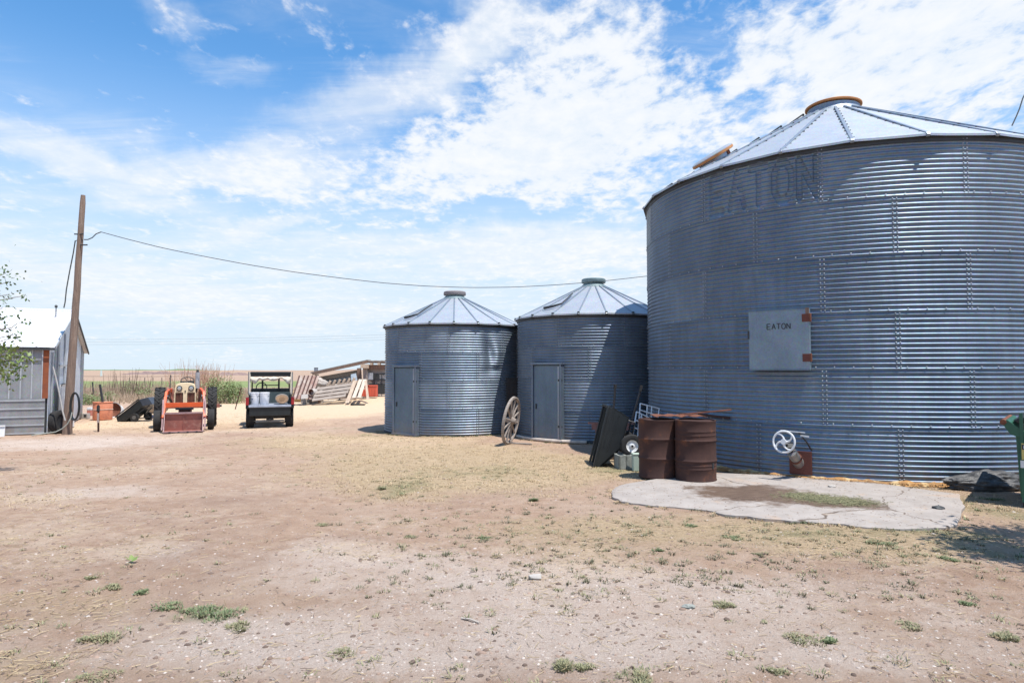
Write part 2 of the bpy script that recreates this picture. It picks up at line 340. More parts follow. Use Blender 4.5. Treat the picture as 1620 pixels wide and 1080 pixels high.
def GN(scale, detail=6, rough=.6, stretch=None, dist=0):
    n = t.nodes.new('ShaderNodeTexNoise'); n.inputs['Scale'].default_value = scale; n.inputs['Detail'].default_value = detail; n.inputs['Roughness'].default_value = rough; n.inputs['Distortion'].default_value = dist
    v = gtc.outputs['Object']
    if stretch:
        mp = t.nodes.new('ShaderNodeMapping'); mp.inputs['Scale'].default_value = stretch; t.links.new(v, mp.inputs[0]); v = mp.outputs[0]
    t.links.new(v, n.inputs['Vector']); return n.outputs[0]
def GR(v, a, b_, c=0., d=1.):
    r = t.nodes.new('ShaderNodeMapRange'); r.inputs[1].default_value = a; r.inputs[2].default_value = b_; r.inputs[3].default_value = c; r.inputs[4].default_value = d; t.links.new(v, r.inputs[0]); return r.outputs[0]
def GMX(f, a, b_, mode='MIX'):
    x = t.nodes.new('ShaderNodeMix'); x.data_type = 'RGBA'; x.blend_type = mode
    for i, v in ((0, f), (6, a), (7, b_)):
        if isinstance(v, (int, float)): x.inputs[i].default_value = v
        elif isinstance(v, tuple): x.inputs[i].default_value = (*v, 1)
        else: t.links.new(v, x.inputs[i])
    return x.outputs[2]
def GMA(op, a, b_):
    x = t.nodes.new('ShaderNodeMath'); x.operation = op
    for i, v in enumerate((a, b_)):
        if isinstance(v, (int, float)): x.inputs[i].default_value = v
        else: t.links.new(v, x.inputs[i])
    return x.outputs[0]
gtc = t.nodes.new('ShaderNodeTexCoord'); at = t.nodes.new('ShaderNodeAttribute'); at.attribute_name = 'zones'
sc_ = t.nodes.new('ShaderNodeSeparateColor'); t.links.new(at.outputs['Color'], sc_.inputs[0])
nbig, nmid, nfin, ngr = GN(.7, 8), GN(5, 8, .7), GN(38, 6, .75), GN(160, 4, .8)
dirt = GMX(GR(nmid, .35, .65), (.39, .255, .178), (.495, .345, .248)); dirt = GMX(GR(nbig, .45, .7), dirt, (.48, .35, .262)); dirt = GMX(GMA('MULTIPLY', GR(GN(.42, 7, .7), .5, .66), .6), dirt, (.29, .185, .137))
dirt = GMX(GR(nfin, .55, .75), dirt, (.24, .16, .115)); dirt = GMX(GR(ngr, .56, .70), dirt, (.20, .135, .10)); dirt = GMX(GR(GN(95, 5, .8), .57, .66), dirt, (.55, .44, .36))
gravel = GMX(GR(nfin, .35, .65), (.515, .405, .335), (.63, .52, .44)); gravel = GMX(GR(ngr, .5, .68), gravel, (.72, .63, .56)); gravel = GMX(GR(ngr, .42, .30), gravel, (.26, .205, .18))
dryc = GMX(GR(nfin, .4, .6), (.52, .385, .25), (.36, .265, .165)); dryc = GMX(GR(ngr, .53, .66), dryc, (.64, .50, .34))
strawc = GMX(GR(nfin, .35, .65), (.64, .48, .33), (.53, .39, .265)); strawc = GMX(GR(ngr, .55, .7), strawc, (.78, .61, .42))
grc = GMX(GR(nfin, .4, .6), (.115, .145, .06), (.19, .20, .095))
def zone(ch, ns, k=.55, lo=.15, hi=.9): return GR(GMA('ADD', ch, GMA('MULTIPLY', GMA('SUBTRACT', ns, .5), k * 2)), lo, hi)
c = GMX(GMA('MULTIPLY', zone(sc_.outputs[2], GMA('ADD', GMA('MULTIPLY', nmid, .6), GMA('MULTIPLY', nfin, .4)), 1.3, .05, 1.05), .88), dirt, gravel); c = GMX(zone(sc_.outputs[1], nfin), c, dryc); c = GMX(zone(sc_.outputs[0], nmid, .35), c, strawc); c = GMX(GMA('MULTIPLY', zone(at.outputs['Alpha'], nfin, .8), .7), c, grc)
# pale pebbles seen as flecks
vo = t.nodes.new('ShaderNodeTexVoronoi'); vo.inputs['Scale'].default_value = 26; t.links.new(gtc.outputs['Object'], vo.inputs['Vector'])
vs = t.nodes.new('ShaderNodeSeparateColor'); t.links.new(vo.outputs['Color'], vs.inputs[0])
peb = GMA('MULTIPLY', GR(vo.outputs['Distance'], .26, .16), GR(vs.outputs[0], .80, .82)); c = GMX(peb, c, GMX(vs.outputs[1], (.50, .46, .43), (.36, .29, .26)))
# far fields
geo = t.nodes.new('ShaderNodeSeparateXYZ'); t.links.new(gtc.outputs['Object'], geo.inputs[0])
yy = GMA('ADD', geo.outputs[1], GMA('MULTIPLY', GMA('SUBTRACT', GN(.03, 5, .6), .5), 22))
field = GMX(GR(GN(.05, 8, .7, (1, 3, 1)), .35, .65), (.40, .285, .205), (.33, .225, .165)); field = GMX(GR(GN(.9, 6, .8), .5, .75), field, (.24, .19, .125))
green = GMX(GR(GN(.25, 8, .8, (1, 1, 1)), .4, .62), (.155, .215, .075), (.25, .26, .12))
gb = GMA('MULTIPLY', GR(yy, 62, 68), GR(yy, 112, 100)); field = GMX(gb, field, green)
c = GMX(GR(yy, 36, 46), c, field)
t.links.new(c, b.inputs['Base Color'])
hb = GMA('ADD', GMA('MULTIPLY', nfin, 1.0), GMA('ADD', GMA('MULTIPLY', ngr, .45), GMA('MULTIPLY', peb, .35)))
bp = t.nodes.new('ShaderNodeBump'); bp.inputs['Strength'].default_value = 1.0; bp.inputs['Distance'].default_value = .03; t.links.new(hb, bp.inputs['Height']); t.links.new(bp.outputs[0], b.inputs['Normal'])

# far low rise with a green field on the left and the dark rubble line on the horizon
def ridge(name, x0, x1, y, h, d, mat, seed, n=60):
    vs = []; fs = []
    for i in range(n + 1):
        u = i / n; x = x0 + (x1 - x0) * u; e = min(1, 6 * u, 6 * (1 - u)); hh = h * e * (.55 + .9 * mnoise.noise(Vector((u * n * .22 + seed, 0, 0))) + .25 * mnoise.noise(Vector((u * n * .9, seed, 0))))
        for (dy, k) in ((-d, -.3), (-d * .5, .6), (0, 1), (d, .9), (d * 2, -.4)):
            vs.append((x, y + dy, max(hh, .05) * k))
    for i in range(n):
        for j in range(4): a = i * 5 + j; fs.append((a, a + 1, a + 6, a + 5))
    return MB().add(vs, fs).build(name, mat, smooth='full')
m_farg = M('far_green_field', (.10, .17, .06), .95, 0, (.13, .19, .08), .05)
m_fart = M('far_stubble', (.36, .25, .185), .95, 0, (.27, .19, .145), .05, detail=9)
m_rub = M('far_rubble', (.17, .115, .11), .95, 0, (.26, .18, .15), .3, detail=9)
z586 = 1.7
o = ridge('hill', -900, -420, 1100, 4.6, 60, m_farg, 2.3); kind(o, 'structure')
o = ridge('hill', -560, 500, 900, 3.6, 50, m_fart, 5.1, 90); kind(o, 'structure')
for k, (x0, x1, yb, h) in enumerate([(212, 250, 262, .95), (240, 300, 250, 1.35), (286, 330, 240, .8), (345, 392, 215, .9), (190, 235, 235, .6)]):
    pa = P(x0, 590, yb)[0]; pb = P(x1, 590, yb)[0]
    o = ridge('rubble_mound', pa, pb, yb, h + .55, 5, m_rub, 3.3 * k + 1, 26)
    tag(o, ['dark low rock pile on the horizon left of the tractor', 'largest dark rock pile on the horizon behind the tractor', 'dark rock pile on the horizon beside the tractor exhaust', 'low dark rock streak in the field between tractor and utility cart', 'small flat rock streak far behind the black trailer'][k], 'rock pile', 'rock piles on the horizon')

# concrete pad
pad_px = [(966, 778), (972, 770), (990, 764), (1035, 757), (1100, 750), (1140, 748), (1260, 752), (1400, 765), (1518, 781), (1525, 800), (1515, 828), (1500, 833), (1440, 835), (1385, 834), (1320, 827), (1290, 824), (1250, 823), (1190, 816), (1150, 812), (1090, 803), (1030, 798), (985, 791), (970, 785)]
pp = [Vector(G(x, y, .035)) for x, y in pad_px]; dense = []
for i in range(len(pp)):
    a, b_ = pp[i], pp[(i + 1) % len(pp)]
    for k in range(5):
        q = a.lerp(b_, k / 5); j = .05 * mnoise.noise(Vector((q.x * 4, q.y * 4, 3))) + .03 * mnoise.noise(Vector((q.x * 13, q.y * 13, 3))); dense.append((q.x + j, q.y + j * .7))
m_pad = bpy.data.materials.new('pad_concrete'); m_pad.use_nodes = True; t = m_pad.node_tree; b = t.nodes['Principled BSDF']
gtc = t.nodes.new('ShaderNodeTexCoord')
base = GMX(GR(GN(3, 8, .7), .35, .65), (.365, .325, .295), (.285, .25, .225)); base = GMX(GR(GN(60, 5, .8), .58, .72), base, (.30, .26, .23)); base = GMX(GR(GN(1.1, 8, .7, None, .5), .58, .64), base, (.37, .29, .235))
def stain(cx, cy, rx, ry, k):
    c0 = G(cx, cy, .035); wx = rx * c0[1] / F; wy = (G(cx, cy - ry)[1] - G(cx, cy + ry)[1]) / 2
    mp = t.nodes.new('ShaderNodeMapping'); mp.vector_type = 'TEXTURE'; mp.inputs['Location'].default_value = (c0[0], c0[1], 0); mp.inputs['Scale'].default_value = (wx, wy, 1000); mp.inputs['Rotation'].default_value = (0, 0, R(k)); t.links.new(gtc.outputs['Object'], mp.inputs[0])
    ln = t.nodes.new('ShaderNodeVectorMath'); ln.operation = 'LENGTH'; t.links.new(mp.outputs[0], ln.inputs[0])
    return GR(GMA('ADD', ln.outputs['Value'], GMA('MULTIPLY', GMA('SUBTRACT', GN(2.6, 8, .65), .5), 2.2)), 1.15, .75)
wet = GMA('MAXIMUM', stain(1190, 781, 92, 15, -4), stain(1320, 795, 75, 9, -8))
muddy = GMX(GR(GN(6, 8, .7, (1, 5, 1)), .35, .65), (.075, .048, .034), (.21, .145, .105))
cv_ = t.nodes.new('ShaderNodeTexVoronoi'); cv_.feature = 'DISTANCE_TO_EDGE'; cv_.inputs['Scale'].default_value = .33; wq = t.nodes.new('ShaderNodeVectorMath'); wq.operation = 'MULTIPLY_ADD'; nq_ = t.nodes.new('ShaderNodeTexNoise'); nq_.inputs['Scale'].default_value = 2.5; nq_.inputs['Detail'].default_value = 6; t.links.new(gtc.outputs['Object'], nq_.inputs['Vector']); t.links.new(nq_.outputs['Color'], wq.inputs[0]); wq.inputs[1].default_value = (.5, .5, 0); t.links.new(gtc.outputs['Object'], wq.inputs[2]); t.links.new(wq.outputs[0], cv_.inputs['Vector'])
base = GMX(GR(cv_.outputs['Distance'], .004, .0015), base, (.12, .09, .07)); base = GMX(GMA('MULTIPLY', GR(GN(7, 8, .75), .56, .66), .6), base, (.34, .26, .19))
t.links.new(GMX(wet, base, muddy), b.inputs['Base Color']); t.links.new(GR(wet, 0, 1, .92, .38), b.inputs['Roughness'])
bp = t.nodes.new('ShaderNodeBump'); bp.inputs['Strength'].default_value = .35; bp.inputs['Distance'].default_value = .01; t.links.new(GN(50, 6, .8), bp.inputs['Height']); t.links.new(bp.outputs[0], b.inputs['Normal'])
k = len(dense); vs = [(x, y, -.06) for x, y in dense] + [(x, y, .028) for x, y in dense] + [(x + (4.9 - x) * .012, y + (8.7 - y) * .012, .037) for x, y in dense]
pad = MB().add(vs, [(i, (i + 1) % k, (i + 1) % k + k, i + k) for i in range(k)] + [(i + k, (i + 1) % k + k, (i + 1) % k + 2 * k, i + 2 * k) for i in range(k)] + [tuple(range(2 * k, 3 * k))]).build('concrete_pad', m_pad)
kind(pad, 'structure')
def inside(poly, x, y):
    r = np.zeros(len(x), bool); n = len(poly)
    for i in range(n):
        x1, y1 = poly[i]; x2, y2 = poly[i - 1]
        cnd = ((y1 > y) != (y2 > y)) & (x < (x2 - x1) * (y - y1) / (y2 - y1 + 1e-12) + x1); r ^= cnd
    return r

# ------------------------------------------------------------------ grain bins
def corr_sheet(name, Rr, a0, a1, z0, z1, nc, mat, parent, seg, per=8, amp=.0115, dent=None, lap=.5):
    """one curved corrugated steel sheet, local to the bin axis; angles in degrees, 0 faces the camera side (-y)"""
    A = np.radians(np.linspace(a0, a1 + lap, seg + 1)); rows = nc * per
    T = np.linspace(0, 1, rows + 1); Zs = z0 - .012 + (z1 - z0 + .012) * T
    AA, ZZ = np.meshgrid(A, Zs); TT = np.repeat(T[:, None], seg + 1, 1)
    r = Rr + amp * np.cos(2 * PI * nc * TT) + .006 * (1 - TT)
    r = r + .004 * smst(np.degrees(AA), a1 - .2, a1)
    if dent is not None: r = r + dent(AA, ZZ)
    V = np.stack([r * np.sin(AA), -r * np.cos(AA), ZZ], -1).reshape(-1, 3)
    ii = np.arange((rows + 1) * (seg + 1)).reshape(rows + 1, seg + 1)
    q = np.stack([ii[:-1, :-1], ii[:-1, 1:], ii[1:, 1:], ii[1:, :-1]], -1).reshape(-1, 4)
    return np_mesh(name, V, q, mat, parent)
def bolt_field(Rr, pts, parent, mat, r=.011):
    ang = np.linspace(0, 2 * PI, 7)[:-1]; ring = np.stack([np.cos(ang), np.sin(ang)], 1)
    V = []; Q = []
    for (a, z, rr) in pts:
        n = np.array([math.sin(a), -math.cos(a), 0]); u = np.array([math.cos(a), math.sin(a), 0]); c = n * rr + np.array([0, 0, z]); o_ = len(V)
        for (x, y) in ring: V.append(c + u * x * r + np.array([0, 0, y * r]))
        for (x, y) in ring: V.append(c + n * .009 + u * x * r * .7 + np.array([0, 0, y * r * .7]))
        for i in range(6): j = (i + 1) % 6; Q.append((o_ + i, o_ + j, o_ + 6 + j, o_ + 6 + i))
        Q.append((o_ + 6, o_ + 7, o_ + 8, o_ + 9)); Q.append((o_ + 6, o_ + 9, o_ + 10, o_ + 11))
    o = np_mesh('bolts', np.array(V), np.array(Q), mat, parent, False); kind(o, 'stuff'); return o
STROKES = {'E': [((0, 0), (0, 1)), ((0, 1), (.6, 1)), ((0, .5), (.5, .5)), ((0, 0), (.6, 0))],
           'A': [((0, 0), (.32, 1)), ((.32, 1), (.64, 0)), ((.14, .35), (.5, .35))],
           'T': [((0, 1), (.64, 1)), ((.32, 0), (.32, 1))],
           'O': [((.0, .25), (.0, .75)), ((0, .75), (.18, 1)), ((.18, 1), (.46, 1)), ((.46, 1), (.64, .75)), ((.64, .75), (.64, .25)), ((.64, .25), (.46, 0)), ((.46, 0), (.18, 0)), ((.18, 0), (0, .25))],
           'N': [((0, 0), (0, 1)), ((0, 1), (.6, 0)), ((.6, 0), (.6, 1))], 'C': [((.6, .85), (.42, 1)), ((.42, 1), (.16, 1)), ((.16, 1), (0, .75)), ((0, .75), (0, .25)), ((0, .25), (.16, 0)), ((.16, 0), (.42, 0)), ((.42, 0), (.6, .15))]}
def text_dist(u, v, word, gap=.34):
    """distance from (u, v) to a word drawn in unit-height strokes starting at the origin"""
    d = np.full(u.shape, 9.0); x0 = 0
    for ch in word:
        for (p, q) in STROKES[ch]:
            px, py = p[0] + x0, p[1]; dx, dy = q[0] - p[0], q[1] - p[1]; l = dx * dx + dy * dy
            tt = np.clip(((u - px) * dx + (v - py) * dy) / l, 0, 1); d = np.minimum(d, np.hypot(u - px - tt * dx, v - py - tt * dy))
        x0 += .62 + gap
    return d, x0 - gap
def make_bin(label, C, Rr, H, rings, nc, sheet, n_roof, slope_top_r, peak, phase, opt):
    root = thing('grain_bin', label, 'grain bin', (C[0], C[1], 0), 0, 'corrugated grain bins')
    rh = H / rings; pts = []; na = 360 // sheet; z_off = opt.get('z0', .0)
    cache = {}
    for k in range(rings):
        z0 = k * rh; z1 = z0 + rh; st = (sheet / 2 if (rings - 1 - k) % 2 else 0)
        for i in range(na):
            a0 = -180 + i * sheet + st + opt.get('seam', 0); mid = a0 + sheet / 2; mid = (mid + 180) % 360 - 180
            special = opt.get('special') and opt['special'](k, a0)
            mt = random.choice(opt['mats'])
            if special: o = corr_sheet('wall_sheet', Rr, a0, a0 + sheet, z0, z1, nc, opt['mats'][0], root, special[0], 10 if special[0] > 100 else 8, dent=special[1])
            else:
                key = (k, mt.name)
                if key not in cache: cache[key] = corr_sheet('wall_sheet', Rr, 0, sheet, z0, z1, nc, mt, root, max(10, int(sheet * .8))); o = cache[key]
                else: o = link_copy(cache[key], root)
                o.rotation_euler = (0, 0, R(a0))
            for j in range(nc * 2):
                zz_ = z0 + (j + .5) * rh / nc / 2
                for da in (-.028, .028): pts.append((R(a0) + da / Rr + (.02 / Rr), zz_, Rr + .0 + .0115 * math.cos(2 * PI * j / 2 + PI / 2) + .010)) if j % 2 == 0 else None
            if k > 0:
                for j in range(int(sheet * Rr * PI / 180 / .26)):
                    a = R(a0) + (j + .5) * .26 / Rr; pts.append((a, z0 + .012, Rr + .018))
    pts = [p for p in pts if p]
    bolt_field(Rr, pts, root, m_steel_dull, .014 if Rr > 3 else .010)
    # roof
    Re = Rr + .06; step = 360 / n_roof; zE = H + .012
    def roof_pt(r, a, dz=0): t_ = (Re - r) / (Re - slope_top_r); return Vector((r * math.sin(a), -r * math.cos(a), zE + t_ * (peak - zE) + dz))
    pan = MB(); hs = R(step / 2); kk = 1 / math.cos(hs) * .999
    rows = [(Re * kk, -.035), (Re * kk, 0), (Re * .66, 0), (Re * .33, 0), (slope_top_r * .9, 0)]; vs = []
    for (r, dz) in rows:
        for m_ in range(5):
            a = -hs + 2 * hs * m_ / 4; rr = r * (math.cos(hs) / math.cos(a)) if r > slope_top_r else r
            bulge = .012 * math.cos(a / hs * PI / 2) if r > slope_top_r else 0
            tt = (Re - min(rr, Re)) / (Re - slope_top_r); vs.append((rr * math.sin(a), -rr * math.cos(a), zE + min(1.05, tt) * (peak - zE) + dz - bulge * .5))
    fs = [(i * 5 + j, i * 5 + j + 1, (i + 1) * 5 + j + 1, (i + 1) * 5 + j) for i in range(4) for j in range(4)]
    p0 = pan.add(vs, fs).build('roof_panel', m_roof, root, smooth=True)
    rb = MB(); e0 = roof_pt(Re * 1.005, 0); e1 = roof_pt(slope_top_r, 0)
    wr = .05 if Rr > 3 else .034
    rb.bar(e0 + Vector((0, .02, .012)), e1 + Vector((0, 0, .012)), wr, wr, (0, 0, 1)); rb.bar(e0 + Vector((0, .02, .02)), e0 + Vector((0, -.015, -.025)), wr * 1.1, wr)
    r0 = rb.build('roof_rib', m_rib, root, bevel=.006)
    for i in range(n_roof):
        a = R(phase + i * step)
        o = p0 if i == 0 else link_copy(p0, root); o.rotation_euler = (0, 0, a + hs)
        o = r0 if i == 0 else link_copy(r0, root); o.rotation_euler = (0, 0, a)
    MB().lathe([(Rr + .004, H - .09), (Rr + .018, H - .085), (Rr + .022, H + .0), (Re * .985, H + .005), (Re * .985, H - .028), (Re * .995, H - .03), (Re * .995, H + .011)], 96, close=False).build('eave_ring', m_trim, root, smooth=True)
    MB().lathe([(.02, peak - .1), (slope_top_r * .8, peak - .1)], 24, close=False).build('roof_top_plate', m_rib, root)
    return root, roof_pt
m_steel_dull = M('dull_bolt_zinc', (.33, .37, .42), .5, .6)

# --- the big bin
CB = (6.75, 13.45); RB = 3.85; HB = 5.22
def eaton(AA, ZZ):
    u0, v0 = -57.2, 4.455; hgt = .60; ug = RB * (AA + math.radians(60.0 + 57.4) - math.radians(60)) ; ug = RB * np.radians(np.mod(np.degrees(AA) + 540, 360) - 180 - u0)
    d, tw = text_dist(ug / 1.80 * 4.30, (ZZ - v0) / hgt, 'EATON', .30)
    s = 1 - smst(d, .085, .115); rim = np.exp(-((d - .14) / .03) ** 2)
    return -s * .028 + rim * .006
def big_special(k, a0):
    a = (a0 + 180) % 360 - 180
    if k == 5 and abs(a - -60) < 1: return (330, eaton)
    return None
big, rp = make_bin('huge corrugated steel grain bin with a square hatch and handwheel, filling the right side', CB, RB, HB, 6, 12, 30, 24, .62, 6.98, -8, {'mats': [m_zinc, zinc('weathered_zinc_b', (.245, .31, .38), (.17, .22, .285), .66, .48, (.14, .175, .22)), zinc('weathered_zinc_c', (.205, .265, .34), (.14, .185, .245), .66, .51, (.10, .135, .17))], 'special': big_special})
MB().lathe([(.66, 6.93), (.56, 7.02), (.50, 7.12), (.50, 7.17)], 40, close=False).build('vent_collar', m_rib, big, smooth=True)
MB().lathe([(.50, 7.165), (.47, 7.16), (.47, 7.195), (.0, 7.20)], 40, close=False).build('vent_gap', m_trim, big)
MB().lathe([(.0, 7.19), (.535, 7.19), (.545, 7.20), (.545, 7.225), (.50, 7.25), (.0, 7.28)], 40).build('vent_lid', m_lidrim, big, smooth=True)
# roof hatch with tilted lid
a = R(-74); q = rp(2.85, a); nrm_ = Vector((math.sin(a) * .5, -math.cos(a) * .5, .87)).normalized(); mt = Matrix.Translation(q) @ nrm_.to_track_quat('Z', 'Y').to_matrix().to_4x4()
hn = MB().lathe([(.31, -.12), (.31, .09)], 24, mt).build('roof_hatch', m_rib, big, smooth=True)
mt2 = mt @ Matrix.Translation((0, 0, .09)) @ Matrix.Rotation(R(3), 4, 'X')
MB().lathe([(.0, 0), (.40, 0), (.425, .012), (.425, .055)], 28, mt2, ).build('hatch_rim', m_lidrim, hn, smooth=True)
MB().lathe([(.417, .050), (.417, .07), (.36, .095), (.0, .11)], 28, mt2).build('hatch_lid', m_roof, hn, smooth=True)
MB().bar(mt @ Vector((.27, .15, .0)), mt @ Vector((.27, .15, .1)), .06).build('hatch_clamp', m_rust, hn)
for i in range(7):
    r1 = 3.8 - i * .47 - (.42 if i > 1 else 0)
    if r1 < .9: continue
    a = R(-90); p = rp(r1, a, .03); p2 = rp(r1 - .40, a, .10)
    MB().bar(p, p2, .03, .03).bar(p2, rp(r1 - .40, a, -.01), .03).build('roof_step', m_trim, big)
# roof screws
pts = []
sv = MB()
for i in range(24):
    a = R(-8 + 15 * i)
    for j in range(11):
        r_ = 3.75 - j * .29
        for s_o in (-.04, .04):
            p = rp(r_, a + s_o / r_, .004); sv.box(p, (.02, .02, .02))
kind(sv.build('roof_screws', m_trim, big), 'stuff')
def on_wall(C, Rr, phi, z, out=0.0): a = R(phi); return Vector(((Rr + out) * math.sin(a), -(Rr + out) * math.cos(a), z))
def frame_mat(Rr, phi, z, out=0.0):      # local x to the right along the wall, y into the bin, z up
    return Matrix.Translation(on_wall(None, Rr, phi, z, out)) @ Matrix.Rotation(R(phi), 4, 'Z')
# square access hatch
fm = frame_mat(RB, -39, 2.19, 0)
def fbox(mb, c, d, m=fm, rot=None):
    tmp = MB().box(c, d, rot); return mb.add([m @ Vector(v) for v in tmp.v], tmp.f)
box_ = MB(); fbox(box_, (0, -.045, 0), (.90, .11, .93)); fr = box_.build('hatch_frame', m_door, big, bevel=.006)
dr = MB(); fbox(dr, (0, -.118, 0), (.94, .03, .97)); dr = dr.build('hatch_door', zinc('hatch_zinc', (.25, .33, .39), (.18, .24, .30), .4, .45, (.14, .19, .24)), big, bevel=.008)
hm = MB(); fbox(hm, (.0, -.135, .475), (.94, .012, .018)); hm.build('door_flange', m_door, dr); hm = MB(); fbox(hm, (.0, -.135, -.475), (.94, .012, .018)); hm.build('door_flange', m_door, dr)
for zc in (.33, -.29):
    h_ = MB(); fbox(h_, (.42, -.142, zc), (.12, .02, .12)); hh = h_.build('hinge', m_rustplate, dr, bevel=.004)
    k_ = MB(); fbox(k_, (.478, -.13, zc), (.03, .05, .13)); k_.build('hinge_pin', m_rust, hh, bevel=.008)
l_ = MB(); fbox(l_, (-.472, -.12, .09), (.02, .06, .13)); l_.build('latch', m_trim, dr)
g_ = MB(); fbox(g_, (.44, -.14, .44), (.05, .02, .09)); g_.build('rusty_patch', m_woodbrown, dr)
lt = MB(); hh_ = .085; x0 = -.175
for ch in 'EATON':
    for (p_, q_) in STROKES[ch]:
        a1 = fm @ Vector((x0 + p_[0] * hh_ * 1.0, -.136, .17 + p_[1] * hh_)); a2 = fm @ Vector((x0 + q_[0] * hh_, -.136, .17 + q_[1] * hh_)); lt.bar(a1, a2, .012, .006, fm.to_3x3() @ Vector((0, 1, 0)))
    x0 += hh_ * .90
lt.build('stencil_lettering', m_trim, dr)
# unloading tube with handwheel
fm = frame_mat(RB, -35.5, .26, 0)
pl = MB(); fbox(pl, (.03, -.03, .0), (.33, .02, .36), fm); fp = pl.build('outlet_plate', m_rustplate, big, bevel=.003)
A0 = fm @ Vector((-.0, .0, -.02)); A1 = fm @ Vector((-.03, -.36, .20)); MB().tube([A0, A0.lerp(A1, .45), A0.lerp(A1, .46), A1], [.085, .085, .075, .075], 20).build('outlet_tube', zinc('tube_zinc', (.34, .33, .33), (.25, .22, .21), .5, .5), big, smooth=True)
MB().tube([A0.lerp(A1, .40), A0.lerp(A1, .46)], .094, 20).build('tube_band', m_rust, big, smooth=True)
W0 = fm @ Vector((-.10, -.52, .36)); axd = (A1 - A0).normalized(); axd = (fm.to_3x3() @ Vector((-.12, -1, .12))).normalized()
wm = Matrix.Translation(W0) @ axd.to_track_quat('Z', 'Y').to_matrix().to_4x4()
hw = MB().tube([wm @ Vector((.16 * math.cos(i * PI / 16), .16 * math.sin(i * PI / 16), 0)) for i in range(32)], .0165, 8, closed=True).build('handwheel', m_white, big, smooth=True)
MB().lathe([(.018, -.03), (.042, -.03), (.042, .03), (.018, .03)], 16, wm).build('wheel_hub', m_white, hw, smooth=True)
for i in range(4):
    sp = []
    for j in range(7): r_ = .03 + .13 * j / 6; aa = i * PI / 2 + .75 * (j / 6) ** 1.3; sp.append(wm @ Vector((r_ * math.cos(aa), r_ * math.sin(aa), 0)))
    MB().tube(sp, [.02, .018, .016, .014, .014, .015, .017], 6).build('wheel_spoke', m_white, hw, smooth=True)
MB().tube([W0, A1 + Vector((0, 0, .03)), A0 + Vector((0, 0, .12))], .014, 8).build('screw_shaft', m_blacksteel, big)
MB().bar(fm @ Vector((-.17, -.42, .52)), fm @ Vector((.17, -.36, .50)), .014).bar(fm @ Vector((.10, -.34, .45)), fm @ Vector((.22, -.34, .44)), .02).build('guide_rod', m_white, big)
MB().tube([fm @ Vector((.08, -.36, .5)), fm @ Vector((.16, -.2, .34)), fm @ Vector((.2, -.05, .2))], .012, 6).build('link_chain', m_blacksteel, big)
MB().bar(fm @ Vector((-.06, -.36, .22)), fm @ Vector((-.04, -.44, .30)), .10, .08).build('outlet_cap', m_black, big)
# crumbling base sealant: lumpy skirt
sk = MB(); n = 420; rows = 5; vs = []
for i in range(n + 1):
    a = R(-115 + 190 * i / n); nz = mnoise.noise(Vector((i * .11, 0, 0))); n2_ = mnoise.noise(Vector((i * .5, 3, 0))); W_ = .10 + .06 * nz + .035 * n2_
    for j in range(rows):
        u = j / (rows - 1); rr = RB - .02 + (W_ + .03) * u; zz_ = .075 + .025 * nz - (.075 + .03 * nz) * u ** 1.3 + .016 * mnoise.noise(Vector((i * .35, j * .9, 7)))
        vs.append((rr * math.sin(a), -rr * math.cos(a), zz_ + .004))
sk.add(vs, [(i * rows + j, (i + 1) * rows + j, (i + 1) * rows + j + 1, i * rows + j + 1) for i in range(n) for j in range(rows - 1)])
sk.build('base_sealant', M('brown_sealant', (.40, .21, .075), .95, 0, (.22, .125, .06), 4, .8, 30, c3=(.52, .38, .20), s3=5, t3=(.52, .6)), big, smooth='full')
MB().lathe([(RB + .03, -.05), (RB + .03, .035), (RB - .05, .04)], 90, close=False).build('base_ring', m_trim, big)
# dark horizontal bar bolted at the left of the wall
MB().bar(on_wall(None, RB, -62, .93, .04), on_wall(None, RB, -52, .90, .05), .035).build('wall_bar', m_rustdark, big)

# --- the two small bins
CM = (2.19, 17.4); RM = 2.04; CL = (-1.66, 18.8); RL = 1.96
dull = [m_zinc_old, zinc('dull_zinc_b', (.28, .34, .41), (.195, .245, .305), .6, .50), zinc('dull_zinc_c', (.215, .27, .34), (.15, .195, .25), .6, .54)]
mid, rpm = make_bin('small corrugated grain bin with door, in the middle with the black cart in front', CM, RM, 3.05, 4, 11, 45, 20, .32, 3.93, -53, {'mats': dull, 'seam': 12})
def ldent(AA, ZZ):
    a = np.degrees(AA); a = (a + 180) % 360 - 180
    g1 = np.exp(-((a - 33 - 1.5 * np.sin(ZZ * 4)) / 4.2) ** 2) * np.exp(-((ZZ - 2.2) / .42) ** 2); g2 = np.exp(-((a - 38) / 9) ** 2) * np.exp(-((ZZ - 1.72) / .10) ** 2)
    g3 = np.exp(-((a - 24) / 7) ** 2) * np.exp(-((ZZ - .85) / .10) ** 2) * .35
    return -.10 * g1 + .035 * np.exp(-((a - 40) / 4) ** 2) * np.exp(-((ZZ - 2.1) / .3) ** 2) - .05 * g2 - .04 * g3
def left_special(k, a0):
    a = (a0 + 180) % 360 - 180
    return (90, ldent) if -15 < a < 60 else None
left, rpl = make_bin('small dented corrugated grain bin with door, leftmost and farthest of the three', CL, RL, 2.93, 4, 11, 45, 20, .32, 3.76, -49.5, {'mats': [dull[1], m_zinc, dull[1]], 'special': left_special})
m_capwood = M('weathered_cap', (.30, .26, .25), .85, 0, (.20, .18, .18), 6)
